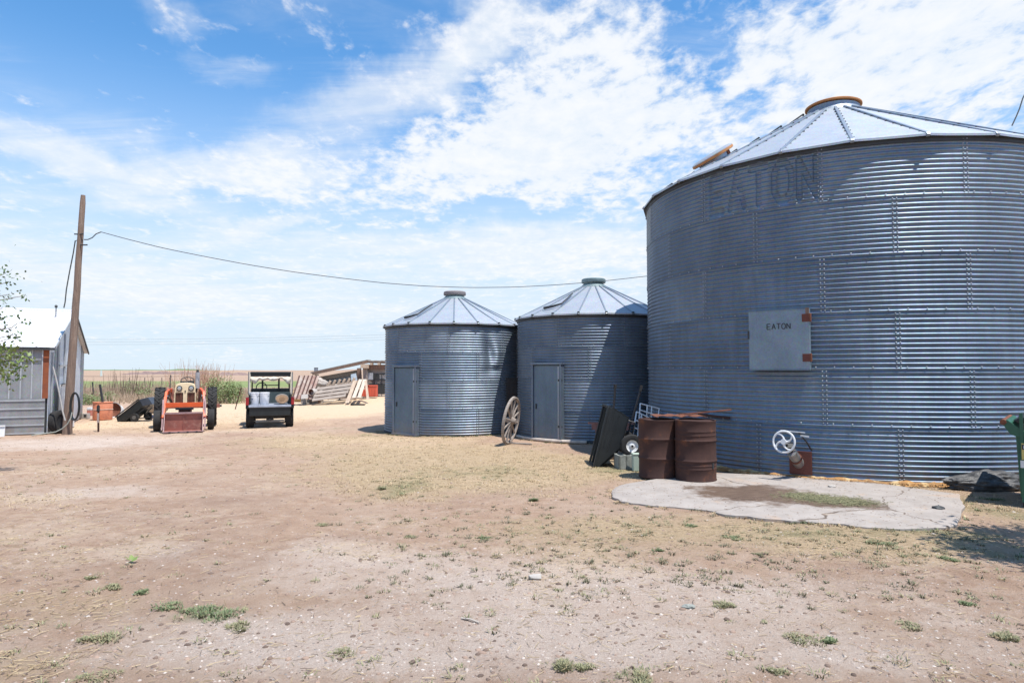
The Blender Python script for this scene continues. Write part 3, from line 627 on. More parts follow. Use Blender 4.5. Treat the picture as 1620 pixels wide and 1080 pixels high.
for (rt, pk, mcap, rp_) in ((mid, 3.93, m_collar, rpm), (left, 3.76, m_capwood, rpl)):
    MB().lathe([(.36, pk - .04), (.35, pk + .01), (.26, pk + .09), (.26, pk + .12)], 32, close=False).build('vent_collar', m_collar, rt, smooth=True)
    MB().lathe([(.26, pk + .10), (.24, pk + .13), (.0, pk + .13)], 32, close=False).build('vent_gap', m_trim, rt)
    MB().lathe([(.0, pk + .115), (.315, pk + .115), (.325, pk + .13), (.32, pk + .205), (.29, pk + .225), (.0, pk + .24)], 32).build('vent_lid', mcap, rt, smooth=True)
    q = [rp_(r_, R(a_), .06) for r_, a_ in (((.95, -42), (1.3, -38), (1.62, -36.5), (1.74, -42), (1.82, -50)) if rt is mid else ((.9, -39), (1.25, -36), (1.58, -34), (1.70, -39), (1.76, -45)))]
    MB().tube(q, [.018, .02, .022, .03, .035], 6).build('roof_handrail', m_trim, rt)
    for i in range(20):
        a = R((-53 if rt is mid else -49.5) + 18 * i); MB().box(rp_(RM + .06 if rt is mid else RL + .06, a, .0), (.05, .05, .07), Matrix.Rotation(a, 3, 'Z')).build('eave_clip', m_trim, rt)
def bin_door(rt, Rr, phi, w_, h_, z0):
    m = frame_mat(Rr, phi, z0, 0); off_ = Rr * (1 - math.cos(math.asin(w_ / 2 / Rr))); y0 = -.035
    d = MB(); fbox(d, (0, y0, h_ / 2), (w_, .05, h_), m); fd = d.build('door', m_door, rt, bevel=.006)
    # side returns reach back to the curved wall
    f = MB()
    for s in (-1, 1): fbox(f, (s * (w_ / 2 + .025), off_ / 2 - .03, h_ / 2), (.05, off_ + .13, h_ + .05), m)
    fbox(f, (0, off_ / 2 - .035, h_ + .045), (w_ + .14, off_ + .15, .05), m); fbox(f, (0, off_ / 2 - .035, .0), (w_ + .14, off_ + .15, .05), m)
    f.build('door_frame', m_zinc_old, rt, bevel=.006)
    x = MB(); fbox(x, (w_ / 2 - .05, y0 - .028, h_ / 2), (.045, .012, h_ - .04), m); x.build('door_stile', m_rib, fd)
    for zc in (.35, h_ - .35): x = MB(); fbox(x, (w_ / 2 + .0, y0 - .032, zc), (.12, .014, .05), m); x.build('hinge', m_trim, fd)
    x = MB(); fbox(x, (-w_ / 2 + .08, y0 - .03, h_ * .45), (.03, .03, .12), m); x.build('handle', m_trim, fd)
bin_door(mid, RM, -40, .80, 1.80, .02); bin_door(left, RL, -35, .74, 1.74, .03)
for rt, Rr in ((mid, RM), (left, RL)): MB().lathe([(Rr + .02, -.05), (Rr + .025, .02), (Rr - .04, .025)], 72, close=False).build('base_ring', m_trim, rt)
# curved wooden/steel sill in front of middle bin
sp = [(CM[0] + (RM + .12) * math.sin(R(a)), CM[1] - (RM + .12) * math.cos(R(a)), .03) for a in range(-72, -8, 4)]
tag(MB().tube(sp, .04, 8).build('pipe', M('pale_pipe', (.55, .48, .42), .8, 0, (.38, .33, .29), 8), smooth=True), 'pale curved pipe lying on the ground along the foot of the middle bin', 'pipe')
# ------------------------------------------------------------------ utility pole and wires
def catenary(a, b, sag, n=24):
    a, b = Vector(a), Vector(b); return [a.lerp(b, i / n) - Vector((0, 0, sag * 4 * (i / n) * (1 - i / n))) for i in range(n + 1)]
YP = 17.7
pb = Vector(P(106, 684, YP)); pt = Vector(P(131.5, 309, YP)); pb.z = -.1
pole = thing('utility_pole', 'tall leaning wooden utility pole with cables beside the metal shed', 'utility pole', (pb.x, pb.y, 0))
def pl_at(t_, dx=0, dy=0): v = pb.lerp(pt, t_); return Vector((v.x - pb.x + dx, v.y - pb.y + dy, v.z))
pts = [pl_at(i / 30, .012 * mnoise.noise(Vector((i * .3, 0, 1)))) for i in range(31)]; rs = [.122 - .055 * (i / 30) ** .8 for i in range(31)]
rs[0] = .13; rs[30] = .055
MB().tube(pts, rs, 14).build('pole_shaft', m_pole, pole, smooth=True)
for t_, dx in ((.835, -.09), (.835, .10), (.79, .2)):
    q = pl_at(t_); MB().tube([q + Vector((dx * .3, -.06, 0)), q + Vector((dx * 1.3, -.08, .0))], .018, 6).build('insulator_bracket', m_trim, pole)
q = pl_at(.22); MB().tube([q + Vector((-.09, -.07, 0)), q + Vector((-.15, -.11, -.02)), q + Vector((-.16, -.11, -.08))], .01, 6).build('hook', m_trim, pole)
# coiled cable hung on the pole
coil = tag(MB().tube([Vector(P(0, 0, 17.55)) * 0 + Vector((pb.x + .31 + .115 * math.cos(a) * (1 + .05 * math.sin(a * .37)), 17.52 + .02 * math.sin(a * .21), .74 + .36 * math.sin(a) * (1 + .04 * math.cos(a * .3)))) for a in [i * PI / 9 for i in range(18 * 5)]], .016, 6).build('cable_coil', m_black, smooth=True), 'black hose coil hanging on the right side of the utility pole', 'hose')
pth = [(P(x, y, 17.35)) for x, y in ((84, 580), (90, 604), (95, 628), (99, 650), (103, 665))]
tag(MB().tube(pth, .02, 6).build('rod', M('pale_rod', (.42, .40, .38), .6), smooth=True), 'long thin pale rod leaning on the shed corner left of the pole', 'rod')
tag(MB().tube([(P(x, y, 17.3)) for x, y in ((114, 652), (112, 661), (107, 670), (98, 678), (88, 683))] + [(G(82, 685)[0], 17.2, .02), (G(70, 687)[0], 17.0, .02)], .014, 6).build('hose', M('pale_green_hose', (.42, .45, .40), .6), smooth=True), 'pale hose curving from the pole foot to the ground by the shed', 'hose')
wa = P(137, 361, YP); wb = P(1026, 436, 17.9); wm_ = P(700, 455, 17.8)
pts = catenary(P(160, 368, YP), P(1060, 432, 19.9), .98, 40)
pts = [Vector(P(x, y, YP + (20.2 - YP) * (x - 160) / 880)) for x, y in ((160, 367), (200, 378), (260, 393), (330, 407), (400, 420), (470, 431), (540, 440), (610, 448), (680, 453), (750, 455), (820, 454), (890, 450), (960, 444), (1030, 436), (1100, 428))]
sm = []
for i in range(len(pts) - 1):
    for j in range(4): sm.append(pts[i].lerp(pts[i + 1], j / 4))
for i in range(2, len(sm) - 2): sm[i] = (sm[i - 1] + sm[i] + sm[i + 1]) / 3
wire = tag(MB().tube(sm, .010, 6).build('power_cable', m_wire, smooth=True), 'black service cable sagging from the utility pole over the small bins', 'cable')
tag(MB().tube([P(x, y, YP) for x, y in ((133, 379), (139, 379), (146, 376), (152, 370), (160, 367))], .014, 6).build('jumper_cable', m_wire, smooth=True), 'short looped cable between utility pole and start of the long cable', 'cable')
tag(MB().tube([P(x, y, YP - .02) for x, y in ((131, 380), (124, 380), (119, 381), (116, 400), (110, 430), (105, 458), (103, 478), (101, 487))], .016, 6).build('drop_cable', m_wire, smooth=True), 'cable dropping from the pole to the mast on the shed roof', 'cable')
for k in range(3):
    a, b_ = P(131, 532 + 4 * k, 160), P(620, 529 + 4 * k, 150)
    tag(MB().tube(catenary((a[0] - 60, a[1], a[2] + .3), b_, 1.1, 16), .028, 4).build('far_power_line', M('far_wire', (.34, .38, .42), .7)), ['uppermost faint power line far behind the tractor', 'middle faint power line far behind the tractor', 'lowest faint power line far behind the tractor'][k], 'power line', 'distant power lines')
tag(MB().tube([P(x, y, 12.2) for x, y in ((1601, 199), (1608, 184), (1613, 172), (1618, 156), (1622, 148), (1630, 130), (1640, 100))], .012, 6).build('antenna_wire', m_wire), 'short black wire rising above the right edge of the big bin roof', 'wire')

# ------------------------------------------------------------------ metal shed on the left
A = Vector((*G(75, 684.5), 0)); A = Vector((-12.42, 17.45, 0)); dg = Vector((-2.95, 5.9, 0)).normalized(); df = Vector((-dg.y, dg.x, 0)); GL = 6.5; FL = 7.0
shed = thing('shed', 'corrugated metal shed with a bright roof beside the utility pole', 'shed', tuple(A), math.atan2(-df.y, -df.x))
# local frame: +x runs from left to the corner... origin at the near corner, -x along the front, +y along the gable
HE, HR = 2.33, 3.52
mw = zinc('shed_front_zinc', (.36, .37, .385), (.25, .26, .275), .3, .5); mg = zinc('shed_gable_zinc', (.64, .69, .76), (.54, .60, .68), .15, .45); mr_ = zinc('shed_roof_zinc', (.74, .75, .76), (.68, .69, .70), .0, .5, (.6, .6, .6))  # gable base colour lightened to make up for the weak sun on it
def ribbed(name, p0, ux, uz, W_, H_, pitch, mat, parent, horiz=False, rh_=.02, wr=.03):
    """flat sheet with raised trapezoid ribs; ribs are parts of their own"""
    p0, ux, uz = Vector(p0), Vector(ux), Vector(uz); nn_ = ux.cross(uz).normalized()
    rot = Matrix((ux, nn_, uz)).transposed(); c = p0 + ux * W_ / 2 + uz * H_ / 2
    o = MB().box(c, (W_, .012, H_), rot).build(name, mat, parent); n = int((H_ if horiz else W_) / pitch)
    for i in range(n + 1):
        if horiz: c2 = p0 + ux * W_ / 2 + uz * (i * pitch + .03); d = (W_, rh_, wr)
        else: c2 = p0 + ux * (i * pitch + .03) + uz * H_ / 2; d = (wr, rh_, H_)
        MB().box(c2 + nn_ * (rh_ / 2 + .006), d, rot).build('panel_rib', m_trimlight, o)
    return o
m_trimlight = M('light_zinc_rib', (.46, .48, .5), .5, .3, (.36, .38, .4), 6)
# back shell so that the shed is a closed body
MB().box((-FL / 2, .03, 1.15), (FL, .02, 2.3)).build('front_frame', m_trim, shed)
MB().box((-FL / 2, GL, 1.1), (FL, .04, 2.2)).build('back_wall', mw, shed)
MB().box((-FL, GL / 2, 1.1), (.04, GL, 2.2)).build('side_wall', mw, shed)
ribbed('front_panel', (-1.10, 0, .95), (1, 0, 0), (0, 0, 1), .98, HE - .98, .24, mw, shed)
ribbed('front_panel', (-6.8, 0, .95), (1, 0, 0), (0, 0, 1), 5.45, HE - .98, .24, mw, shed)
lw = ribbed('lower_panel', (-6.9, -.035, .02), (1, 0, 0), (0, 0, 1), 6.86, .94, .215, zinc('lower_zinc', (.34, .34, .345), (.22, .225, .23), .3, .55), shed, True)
MB().box((-.05, -.012, 1.62), (.13, .03, 1.32)).build('corner_board', M('rusty_corner', (.30, .085, .025), .8, .1, (.19, .055, .03), 3), shed)
MB().box((-.125, -.02, 1.62), (.025, .04, 1.32)).build('corner_flashing', m_trimlight, shed)
MB().box((-1.25, -.012, 1.62), (.16, .03, 1.32)).build('corner_board', m_rustdark, shed)
# gable: sheets standing side by side under the roof slope
xs = [0, .75, 1.55, 2.35, 3.25, 4.15, 5.0, 5.8, GL]
def rz_(y): return HE + (HR - HE) * (1 - abs(y - GL / 2) / (GL / 2))
for i in range(len(xs) - 1):
    a, b_ = xs[i] + .004, xs[i + 1] - .004; xo = .012 * (i % 2) + .02; poly = [(a, .03), (b_, .03), (b_, rz_(b_) - .02)] + ([(GL / 2, HR - .02)] if a < GL / 2 < b_ else []) + [(a, rz_(a) - .02)]
    vs = [(xo + .0, y, z) for y, z in poly] + [(xo - .012, y, z) for y, z in poly]; k = len(poly)
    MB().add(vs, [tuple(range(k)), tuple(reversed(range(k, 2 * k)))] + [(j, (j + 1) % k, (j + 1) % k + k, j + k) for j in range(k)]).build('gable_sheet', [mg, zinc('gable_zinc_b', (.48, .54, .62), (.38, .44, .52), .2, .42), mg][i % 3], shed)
for yy_, zz0, zz1 in ((.35, .1, 2.2), (1.15, .5, 2.4), (2.3, 1.3, 2.8)): MB().box((.045, yy_, (zz0 + zz1) / 2), (.03, .06, zz1 - zz0)).build('gable_batten', m_trimlight, shed)
MB().box((.05, 2.0, 1.85), (.03, 1.3, .05)).build('gable_batten', m_trimlight, shed)
sl = math.hypot(GL / 2, HR - HE); ang = math.atan2(HR - HE, GL / 2)
for s in (0, 1):
    for i in range(9):
        w_ = (FL + .3) / 9; x0 = -FL - .15 + i * w_ + w_ / 2
        ux = Vector((1, 0, 0)); v = Vector((0, math.cos(ang) * (1 if s == 0 else -1), math.sin(ang))); base = Vector((x0, -.12 * math.cos(ang) if s == 0 else GL + .12 * math.cos(ang), HE - .12 * math.sin(ang) + .03))
        c_ = base + v * (sl + .12) / 2; rot = Matrix((ux, v, ux.cross(v))).transposed(); p = MB().box(c_, (w_ - .004, sl + .12, .012), rot).build('roof_sheet', mr_, shed)
        for q_ in (-w_ / 2 + .02, 0): MB().box(c_ + ux * q_ + ux.cross(v) * (.014 if s == 0 else .014), (.03, sl + .12, .016), rot).build('roof_seam', mr_, p)
MB().tube([(-FL - .15, GL / 2, HR + .045), (.17, GL / 2, HR + .045)], .04, 8).build('ridge_cap', mr_, shed)
MB().box((-FL / 2, -.13, HE - .06), (FL + .3, .025, .05)).build('eave_trim', m_trim, shed)
for s in (0, 1):
    a = Vector((.16, -.1 if s == 0 else GL + .1, HE - .02)); MB().bar(a, (.16, GL / 2, HR + .02), .03, .07).build('rake_trim', m_trimlight if s == 0 else m_trim, shed)
MB().tube([(-.25, 2.55, 3.15), (-.25, 2.55, 3.62)], .018, 8).build('mast', m_steel, shed)
MB().lathe([(.03, 0), (.045, .04), (.02, .08)], 10, Matrix.Translation((-.25, 2.55, 3.6))).build('mast_head', m_trim, shed)
def W(ob, v): return ob.matrix_world @ Vector(v)
bpy.context.view_layer.update()
# things leaning against the gable
o = thing('tyre', 'black tyre standing against the shed gable left of the pole', 'tyre', W(shed, (.24, .28, .30)), shed.rotation_euler.z + R(78), rot=(R(80), 0, shed.rotation_euler.z + R(60)))
MB().lathe([(.20, -.09), (.27, -.1), (.315, -.08), (.32, 0), (.315, .08), (.27, .1), (.20, .09), (.20, -.09)], 28, close=False).build('tread', m_rubber, o, smooth=True)
MB().lathe([(.0, -.03), (.2, -.04), (.2, .04), (0, .03)], 20).build('rim', m_blacksteel, o, smooth=True)
pn = thing('leaning_sheet', 'tall off-white sheet leaning on the shed gable behind the pole', 'panel', W(shed, (.24, 1.6, 0)), shed.rotation_euler.z)
MB().box((0, 0, .66), (.03, 2.0, 1.3), Matrix.Rotation(R(-4), 3, 'Y')).build('sheet', m_white, pn); MB().box((0.0, 0, 1.33), (.05, 2.02, .03)).build('edge_strip', m_trimlight, pn)
wx, wy = G(6, 687)
bx = thing('white_board', 'white rigid board leaning on the shed wall at the left edge', 'board', (G(4, 690)[0], G(4, 690)[1] - .15, 0), shed.rotation_euler.z)
MB().box((-.07, 0, .155), (.42, .035, .31), Matrix.Rotation(R(-8), 3, 'X')).build('board_face', m_white, bx, bevel=.004); MB().box((-.07, -.03, .30), (.43, .02, .02)).build('board_lip', m_trimlight, bx)

# ------------------------------------------------------------------ drums
def drum(label, px, py, r, h, mat, seed, slots=False, dent=.0):
    c = G(px, py, .035); t_ = thing('oil_drum', label, 'drum', (c[0] * (c[1] + r) / c[1], c[1] + r, .035), 0, 'rusty oil drums'); n = 48
    prof = [(.0, .01), (r - .01, .01), (r + .006, .0), (r + .008, .012), (r, .03)]
    def hoop(z, k=.012): return [(r, z - .03), (r + k * .4, z - .018), (r + k, z), (r + k * .4, z + .018), (r, z + .03)]
    hoops = [h / 3, h * 2 / 3] + ([h / 3 - .07, h / 3 - .12, h * 2 / 3 + .08, h * 2 / 3 + .14] if slots else [])
    for z in sorted(hoops): prof += hoop(z, .013 if z in (h / 3, h * 2 / 3) else .005) if z in (h / 3, h * 2 / 3) else [(r, z - .012), (r + .005, z), (r, z + .012)]
    prof += [(r, h - .03), (r + .008, h - .012), (r + .006, h), (r - .012, h), (r - .015, h - .02), (0, h - .022)]
    mb = MB().lathe(prof, n)
    mb.v = [(x * (1 + dent * mnoise.noise(Vector((x * 3, y * 3, z * 2 + seed)))), y * (1 + dent * mnoise.noise(Vector((x * 3, y * 3, z * 2 + seed)))), z + (.01 * mnoise.noise(Vector((x * 4, y * 4, seed))) if z > h - .05 else 0)) for x, y, z in mb.v]
    mb.build('drum_shell', mat, t_, smooth=True)
    return t_
d1 = drum('rusty oil drum standing left, behind its neighbour at the edge of the concrete', 1041, 757.5, .297, .90, m_rustdark, 1, False, .03)
d2 = drum('front rusty oil drum with a slot cut near its bottom, nearer the bin wall', 1101, 763, .305, .91, m_rustdark, 2, True, .02)
for (a, z) in ((38, .235),):
    q = Vector((.308 * math.sin(R(a)), -.308 * math.cos(R(a)), z)); MB().box(q, (.03, .012, .085), rz(R(a))).build('cut_slot', m_trim, d2)
cv = thing('rusty_sheet', 'thin bent rusty sheet lying over both oil drums', 'metal sheet', (d1.location.x + .3, d1.location.y + .12, .952))
vs = []; nn2 = 14
for j in range(4):
    for i in range(nn2 + 1):
        x = -.34 + .80 * i / nn2; y = -.22 + .44 * j / 3; vs.append((x, y, .018 + .02 * abs(math.sin(i * .9)) + .03 * max(0, -x - .1) + .012 * mnoise.noise(Vector((x * 6, y * 6, 0)))))
k = len(vs); fs = [(j * (nn2 + 1) + i, j * (nn2 + 1) + i + 1, (j + 1) * (nn2 + 1) + i + 1, (j + 1) * (nn2 + 1) + i) for j in range(3) for i in range(nn2)]
o = MB().add(vs, fs).build('sheet', m_rust, cv); so = o.modifiers.new('s', 'SOLIDIFY'); so.thickness = .008
MB().bar((.1, .1, .035), (1.02, .32, .10), .035, .02).build('handle_bar', m_rust, cv)

# ------------------------------------------------------------------ white folded frames behind the drums
wf = thing('metal_rack', 'white tubular metal rack leaning behind the left oil drum', 'metal rack', P(1024, 735, 12.60)[:2] + (0,), 0)
def P_l(o, x, y, Y): p = P(x, y, Y); return Vector(p) - o.location
def seg(o, name, a, b_, Y1, Y2, r_, mat, px=None): MB().tube([P_l(o, *a, Y1), P_l(o, *b_, Y2)], r_, 8).build(name, mat, o)
for (a, b_, Y1, Y2, nm) in (((1013, 638), (1006, 728), 12.90, 12.20, 'rail'), ((1043, 646), (1030, 735), 12.90, 12.30, 'rail'), ((1013, 638), (1043, 646), 12.90, 12.90, 'top_bar'), ((1007, 651), (1026, 660), 12.60, 12.60, 'top_bar'),
                            ((1007, 651), (1001, 690), 12.60, 12.30, 'rail'), ((1026, 660), (1020, 705), 12.60, 12.30, 'rail'), ((1001, 690), (1013, 712), 12.30, 12.20, 'rail'), ((1024, 641), (1022, 690), 12.90, 12.70, 'rail'), ((1005, 664), (1024, 672), 12.50, 12.50, 'rung'), ((1003, 676), (1023, 684), 12.50, 12.50, 'rung'), ((1001, 688), (1021, 697), 12.40, 12.40, 'rung'), ((1031, 643), (1029, 700), 12.90, 12.70, 'rail'), ((1012, 648), (1040, 657), 12.80, 12.80, 'rung'), ((1011, 659), (1038, 668), 12.80, 12.80, 'rung'), ((1004, 702), (1014, 707), 12.30, 12.30, 'rung'), ((1006, 712), (1018, 718), 12.25, 12.25, 'rung'), ((1015, 654), (1014, 690), 12.60, 12.40, 'rail')):
    seg(wf, nm, a, b_, Y1, Y2, .013, m_white)
# pale bucket and block under the cart
cb = G(1009, 746); bk = thing('box', 'pale green box on the ground between concrete block and left drum', 'box', (cb[0], cb[1] + .12, 0)); m_pg = M('pale_green_plastic', (.42, .50, .43), .5, 0, (.34, .41, .35), 5)
MB().box((0, 0, .14), (.13, .16, .28), taper=1.05).build('box_body', m_pg, bk, bevel=.012); MB().box((0, 0, .285), (.15, .18, .02)).build('lid', m_pg, bk, bevel=.006)
o = MB().ball((0, 0, 0), .05, 2, .4, (1, .7, 1.1), 3).build('rag', m_white, loc=(cb[0] + .12, cb[1] - .08, .045)); tag(o, 'small crumpled white rag by the foot of the left drum', 'rag')
cb = G(989, 742); blk = thing('concrete_block', 'mossy concrete block under the wheel of the tipped black cart', 'concrete block', (cb[0], cb[1] + .13, 0), R(8))
for x in (-.115, 0, .115): MB().box((x, 0, .12), (.035, .30, .235)).build('block_web', m_blockgrey, blk, bevel=.005)
for y in (-.135, .135): MB().box((0, y, .12), (.265, .03, .24)).build('block_face', m_blockgrey, blk, bevel=.005)

# ------------------------------------------------------------------ tipped black garden cart
YC = 11.9; s_ = YC / F
c0 = P(938, 731, YC); cart = thing('dump_cart', 'black garden dump cart tipped upright on its nose in front of the middle bin', 'cart', (c0[0], c0[1] - .3, 0))
def cl(x, y): return ((x - 938) * s_, (731 - y) * s_)
prof = [cl(938, 731), cl(945, 731), cl(960, 722), cl(968, 714), cl(978, 702), cl(986, 672), cl(990, 656), cl(966, 641), cl(960, 640)]
wd = .56
def plate(poly, y, th, name, mat, par): return MB().prism(poly, th, Matrix.Translation((0, y, 0))).build(name, mat, par, bevel=.004)
tub = plate(prof, 0, .02, 'tub_side', m_black, cart); plate(prof, wd - .02, .02, 'tub_side', m_black, cart)
def strip(a, b_, name, th=.02, w_=None, y0=0, mat=None):
    a3 = Vector((a[0], (w_ or wd) / 2 + y0, a[1])); b3 = Vector((b_[0], (w_ or wd) / 2 + y0, b_[1])); return MB().bar(a3, b3, (w_ or wd), th, up=Vector((b3 - a3)).cross(Vector((0, 1, 0)))).build(name, mat or m_black, cart)
strip(prof[4], prof[6], 'tub_floor'); strip(prof[1], prof[4], 'tub_front'); strip(prof[6], prof[7], 'tub_back')
# rolled rim round the opening
rimp = [Vector((cl(936, 731)[0], -.02, cl(936, 731)[1])), Vector((cl(959, 639)[0], -.02, cl(959, 639)[1])), Vector((cl(959, 639)[0], wd + .02, cl(959, 639)[1])), Vector((cl(936, 731)[0], wd + .02, cl(936, 731)[1]))]
for a, b_ in ((0, 1), (1, 2), (2, 3), (3, 0)): MB().bar(rimp[a], rimp[b_], .055, .04).build('tub_rim', m_black, cart, bevel=.01)
for (x0, y0, x1, y1) in ((951, 700, 969, 646), (957, 706, 976, 652)): a = cl(x0, y0); b_ = cl(x1, y1); MB().bar((a[0], -.006, a[1]), (b_[0], -.006, b_[1]), .012, .012).build('tub_rib', m_black, cart)
for (pts_, yy_) in ((((967, 645), (969, 625), (970, 607)), .02), (((1000, 668), (1009, 640), (1018, 609)), .45)):
    MB().tube([Vector((cl(*p)[0], yy_, cl(*p)[1])) for p in pts_], .02, 8).build('handle', m_blacksteel, cart)
    e = cl(*pts_[-1]); e2 = cl(*[(a * .25 + b_ * .75) for a, b_ in zip(pts_[-2], pts_[-1])]); MB().tube([(e2[0], yy_, e2[1]), (e[0], yy_, e[1] + .02)], .028, 8).build('grip', m_rubber, cart)
for yy_ in (.1, .5):
    MB().tube([Vector((cl(*p)[0], yy_, cl(*p)[1])) for p in ((985, 660), (1001, 664), (997, 685), (993, 699))], .016, 8).build('chassis_tube', m_blacksteel, cart)
    MB().tube([Vector((cl(*p)[0], yy_, cl(*p)[1])) for p in ((992, 700), (978, 712), (986, 724), (1001, 738), (997, 712))], .015, 8).build('stand_leg', m_blacksteel, cart)
MB().prism([cl(984, 712), cl(1003, 710), cl(1003, 738)], .02, Matrix.Translation((0, .09, 0))).build('stand_plate', m_blacksteel, cart)
wc = cl(993, 698); MB().tube([(wc[0], -.10, wc[1]), (wc[0], wd + .06, wc[1])], .014, 8).build('axle', m_steel, cart)
for yy_ in (-.10, wd + .08):
    wmx = Matrix.Translation((wc[0], yy_, wc[1])) @ Matrix.Rotation(PI / 2, 4, 'X')
    ty = MB().lathe([(.105, -.045), (.15, -.055), (.187, -.045), (.202, -.02), (.202, .02), (.187, .045), (.15, .055), (.105, .045)], 32, wmx, close=False).build('tyre', m_rubber, cart, smooth=True)
    rm = MB().lathe([(.0, -.03), (.03, -.03), (.06, -.02), (.095, -.025), (.107, -.045), (.107, .045), (.095, .03), (.06, .022), (.03, .04), (0, .045)], 28, wmx).build('wheel_rim', m_white, cart, smooth=True)
    MB().lathe([(.0, -.05), (.02, -.05), (.02, .062), (0, .062)], 12, wmx).build('hub', m_blacksteel, cart)
# bench behind the cart
bp_ = P(960, 700, 14.0); bench = thing('bench', 'low faded red wooden bench behind the tipped cart', 'bench', (bp_[0], 13.75, 0), R(-8))
MB().box((.05, 0, .60), (.95, .24, .035)).build('seat', m_redwood, bench, bevel=.004); MB().box((.05, -.10, .53), (.80, .03, .13)).build('apron', m_redwood, bench)
MB().box((-.22, 0, .25), (.09, .2, .5), Matrix.Rotation(R(-3), 3, 'Y')).build('leg', m_redwood, bench); MB().box((.34, 0, .25), (.09, .2, .5)).build('leg', m_redwood, bench)
# tan stones by the cart
for k, (x, y, r_) in enumerate(((970, 722, .13), (955, 729, .07))):
    g0 = G(x, y + 6); o = MB().ball((0, 0, 0), r_, 2, .45, (1.5, .8, .7), k + 5).build('stone', M('tan_stone', (.34, .25, .19), .9, 0, (.24, .18, .14), 6, .3), loc=(g0[0], g0[1] + .25, r_ * .4))
    tag(o, ['larger tan stone wedged behind the cart nose', 'smaller tan stone beside the cart nose'][k], 'stone')

# ------------------------------------------------------------------ wagon wheel and mesh panel
wbm = G(803, 704); WR = .56
ax = Vector((-.93, -.36, .10)).normalized(); up_ = Vector((.24, 0, 1)); 
wc_ = Vector((wbm[0] + .08, wbm[1] + .22, WR * .975)); e1 = Vector((.21, .12, 1)).normalized(); e2 = Vector((.33, 1, -.05)); e2 = (e2 - e1 * e2.dot(e1)).normalized(); e3 = e1.cross(e2)
wm4 = Matrix.Translation((0, 0, 0)) @ Matrix((e2, e1, e2.cross(e1))).transposed().to_4x4()
ww = thing('wagon_wheel', 'old grey wooden wagon wheel leaning between the two small bins', 'wagon wheel', tuple(wc_))
MB().tube([wm4 @ Vector((WR * .94 * math.cos(i * PI / 20), WR * .94 * math.sin(i * PI / 20), 0)) for i in range(40)], .035, 6, closed=True).build('rim', m_wood, ww, smooth=True)
MB().lathe([(WR * .985, -.026), (WR, -.026), (WR, .026), (WR * .985, .026), (WR * .985, -.026)], 48, wm4, close=False).build('iron_tyre', m_wood, ww)
MB().lathe([(0, -.12), (.055, -.12), (.075, -.05), (.10, 0), (.075, .05), (.055, .12), (0, .12)], 16, wm4).build('hub', m_wood, ww, smooth=True)
for i in range(12):
    a = i * PI / 6; MB().tube([wm4 @ Vector((.07 * math.cos(a), .07 * math.sin(a), 0)), wm4 @ Vector((.3 * math.cos(a), .3 * math.sin(a), 0)), wm4 @ Vector((WR * .93 * math.cos(a), WR * .93 * math.sin(a), 0))], [.026, .02, .024], 6).build('spoke', m_wood, ww, smooth=True)
mp_ = thing('mesh_panel', 'dark perforated metal panel standing in the gap between the small bins', 'metal panel', (P(808, 600, 17.55)[0], 17.55, 0), R(10))
pm = MB()
for i in range(13):
    x = -.21 + .42 * i / 12; pm.bar((x, -.01, 0), (x - .06, -.01, 1.5), .012); 
for i in range(40): z = .02 + i * 1.46 / 39; pm.bar((-.24, 0, z), (.20, 0, z + .03), .012)
kind(pm.build('mesh_wires', m_trim, mp_), 'stuff'); MB().box((0, .03, .75), (.44, .015, 1.5)).build('panel_back', m_rustdark, mp_)
MB().bar((-.23, 0, 0), (-.23, 0, 1.5), .03).build('side_rail', m_trim, mp_)
for (a, b_, l_) in (((.07, .20), (.55, .06), 'grey stick lying beside the foot of the wagon wheel'),):
    tag(MB().tube([(wbm[0] + a[0], wbm[1] + a[1], .03), (wbm[0] + b_[0], wbm[1] + b_[1] - .1, .03)], .02, 6).build('stick', m_wood), l_, 'stick')

# ------------------------------------------------------------------ black tarp bundle
tb = G(1570, 778); mb = MB().ball((0, 0, 0), 1, 5, 0, (1, 1, 1)); vs = []
for v in mb.v:
    q = Vector(v); k_ = 1 + .30 * mnoise.noise(q * 1.6 + Vector((3, 1, 0))) + .16 * mnoise.noise(q * 4.2) + .07 * (1 - abs(mnoise.noise(Vector((q.x * 3 + q.z * 6, q.y * 7, q.z * 9)))) * 3)
    prof_ = .62 + .38 * smst(np.array(q.x), -1, .2); vs.append((q.x * .56 * k_, q.y * .21 * k_ * prof_, max(-.02, q.z * .17 * k_ * prof_ + .09)))
mb.v = vs
o = mb.build('tarp_bundle', M('black_tarp', (.035, .036, .04), .55, 0, (.085, .083, .082), 7, .5, 40, c3=(.16, .135, .12), s3=9, t3=(.57, .68)), smooth='full', loc=(tb[0] + .02, tb[1] + .17, 0)); tag(o, 'crumpled black tarp bundle on the ground at the foot of the big bin', 'tarp')

# ------------------------------------------------------------------ green dumpster
YD = 8.2; dx0 = P(1612, 700, YD)[0]
m_green = M('green_enamel', (.018, .115, .062), .45, 0, (.02, .085, .05), 5, .06, 40, c3=(.10, .09, .05), s3=3, t3=(.64, .72)); dm = thing('dumpster', 'green steel dumpster cut off by the right edge of the picture', 'dumpster', (dx0, YD, 0), R(-41))
def dl(x, y): p = P(x, y, YD); return (p[0] - dx0, p[2])
MB().prism([(0, .12), (1.7, .12), (1.75, dl(0, 684)[1]), (.0 - .03, dl(0, 690)[1])], 1.1).build('bin_body', m_green, dm, bevel=.01)
MB().prism([dl(1589, 668), dl(1597, 664), dl(1622, 684), (1.8, dl(0, 684)[1]), (1.8, dl(0, 694)[1]), dl(1613, 692), dl(1601, 687)], 1.14, Matrix.Translation((0, -.03, 0))).build('hopper_lip', m_green, dm, bevel=.008)
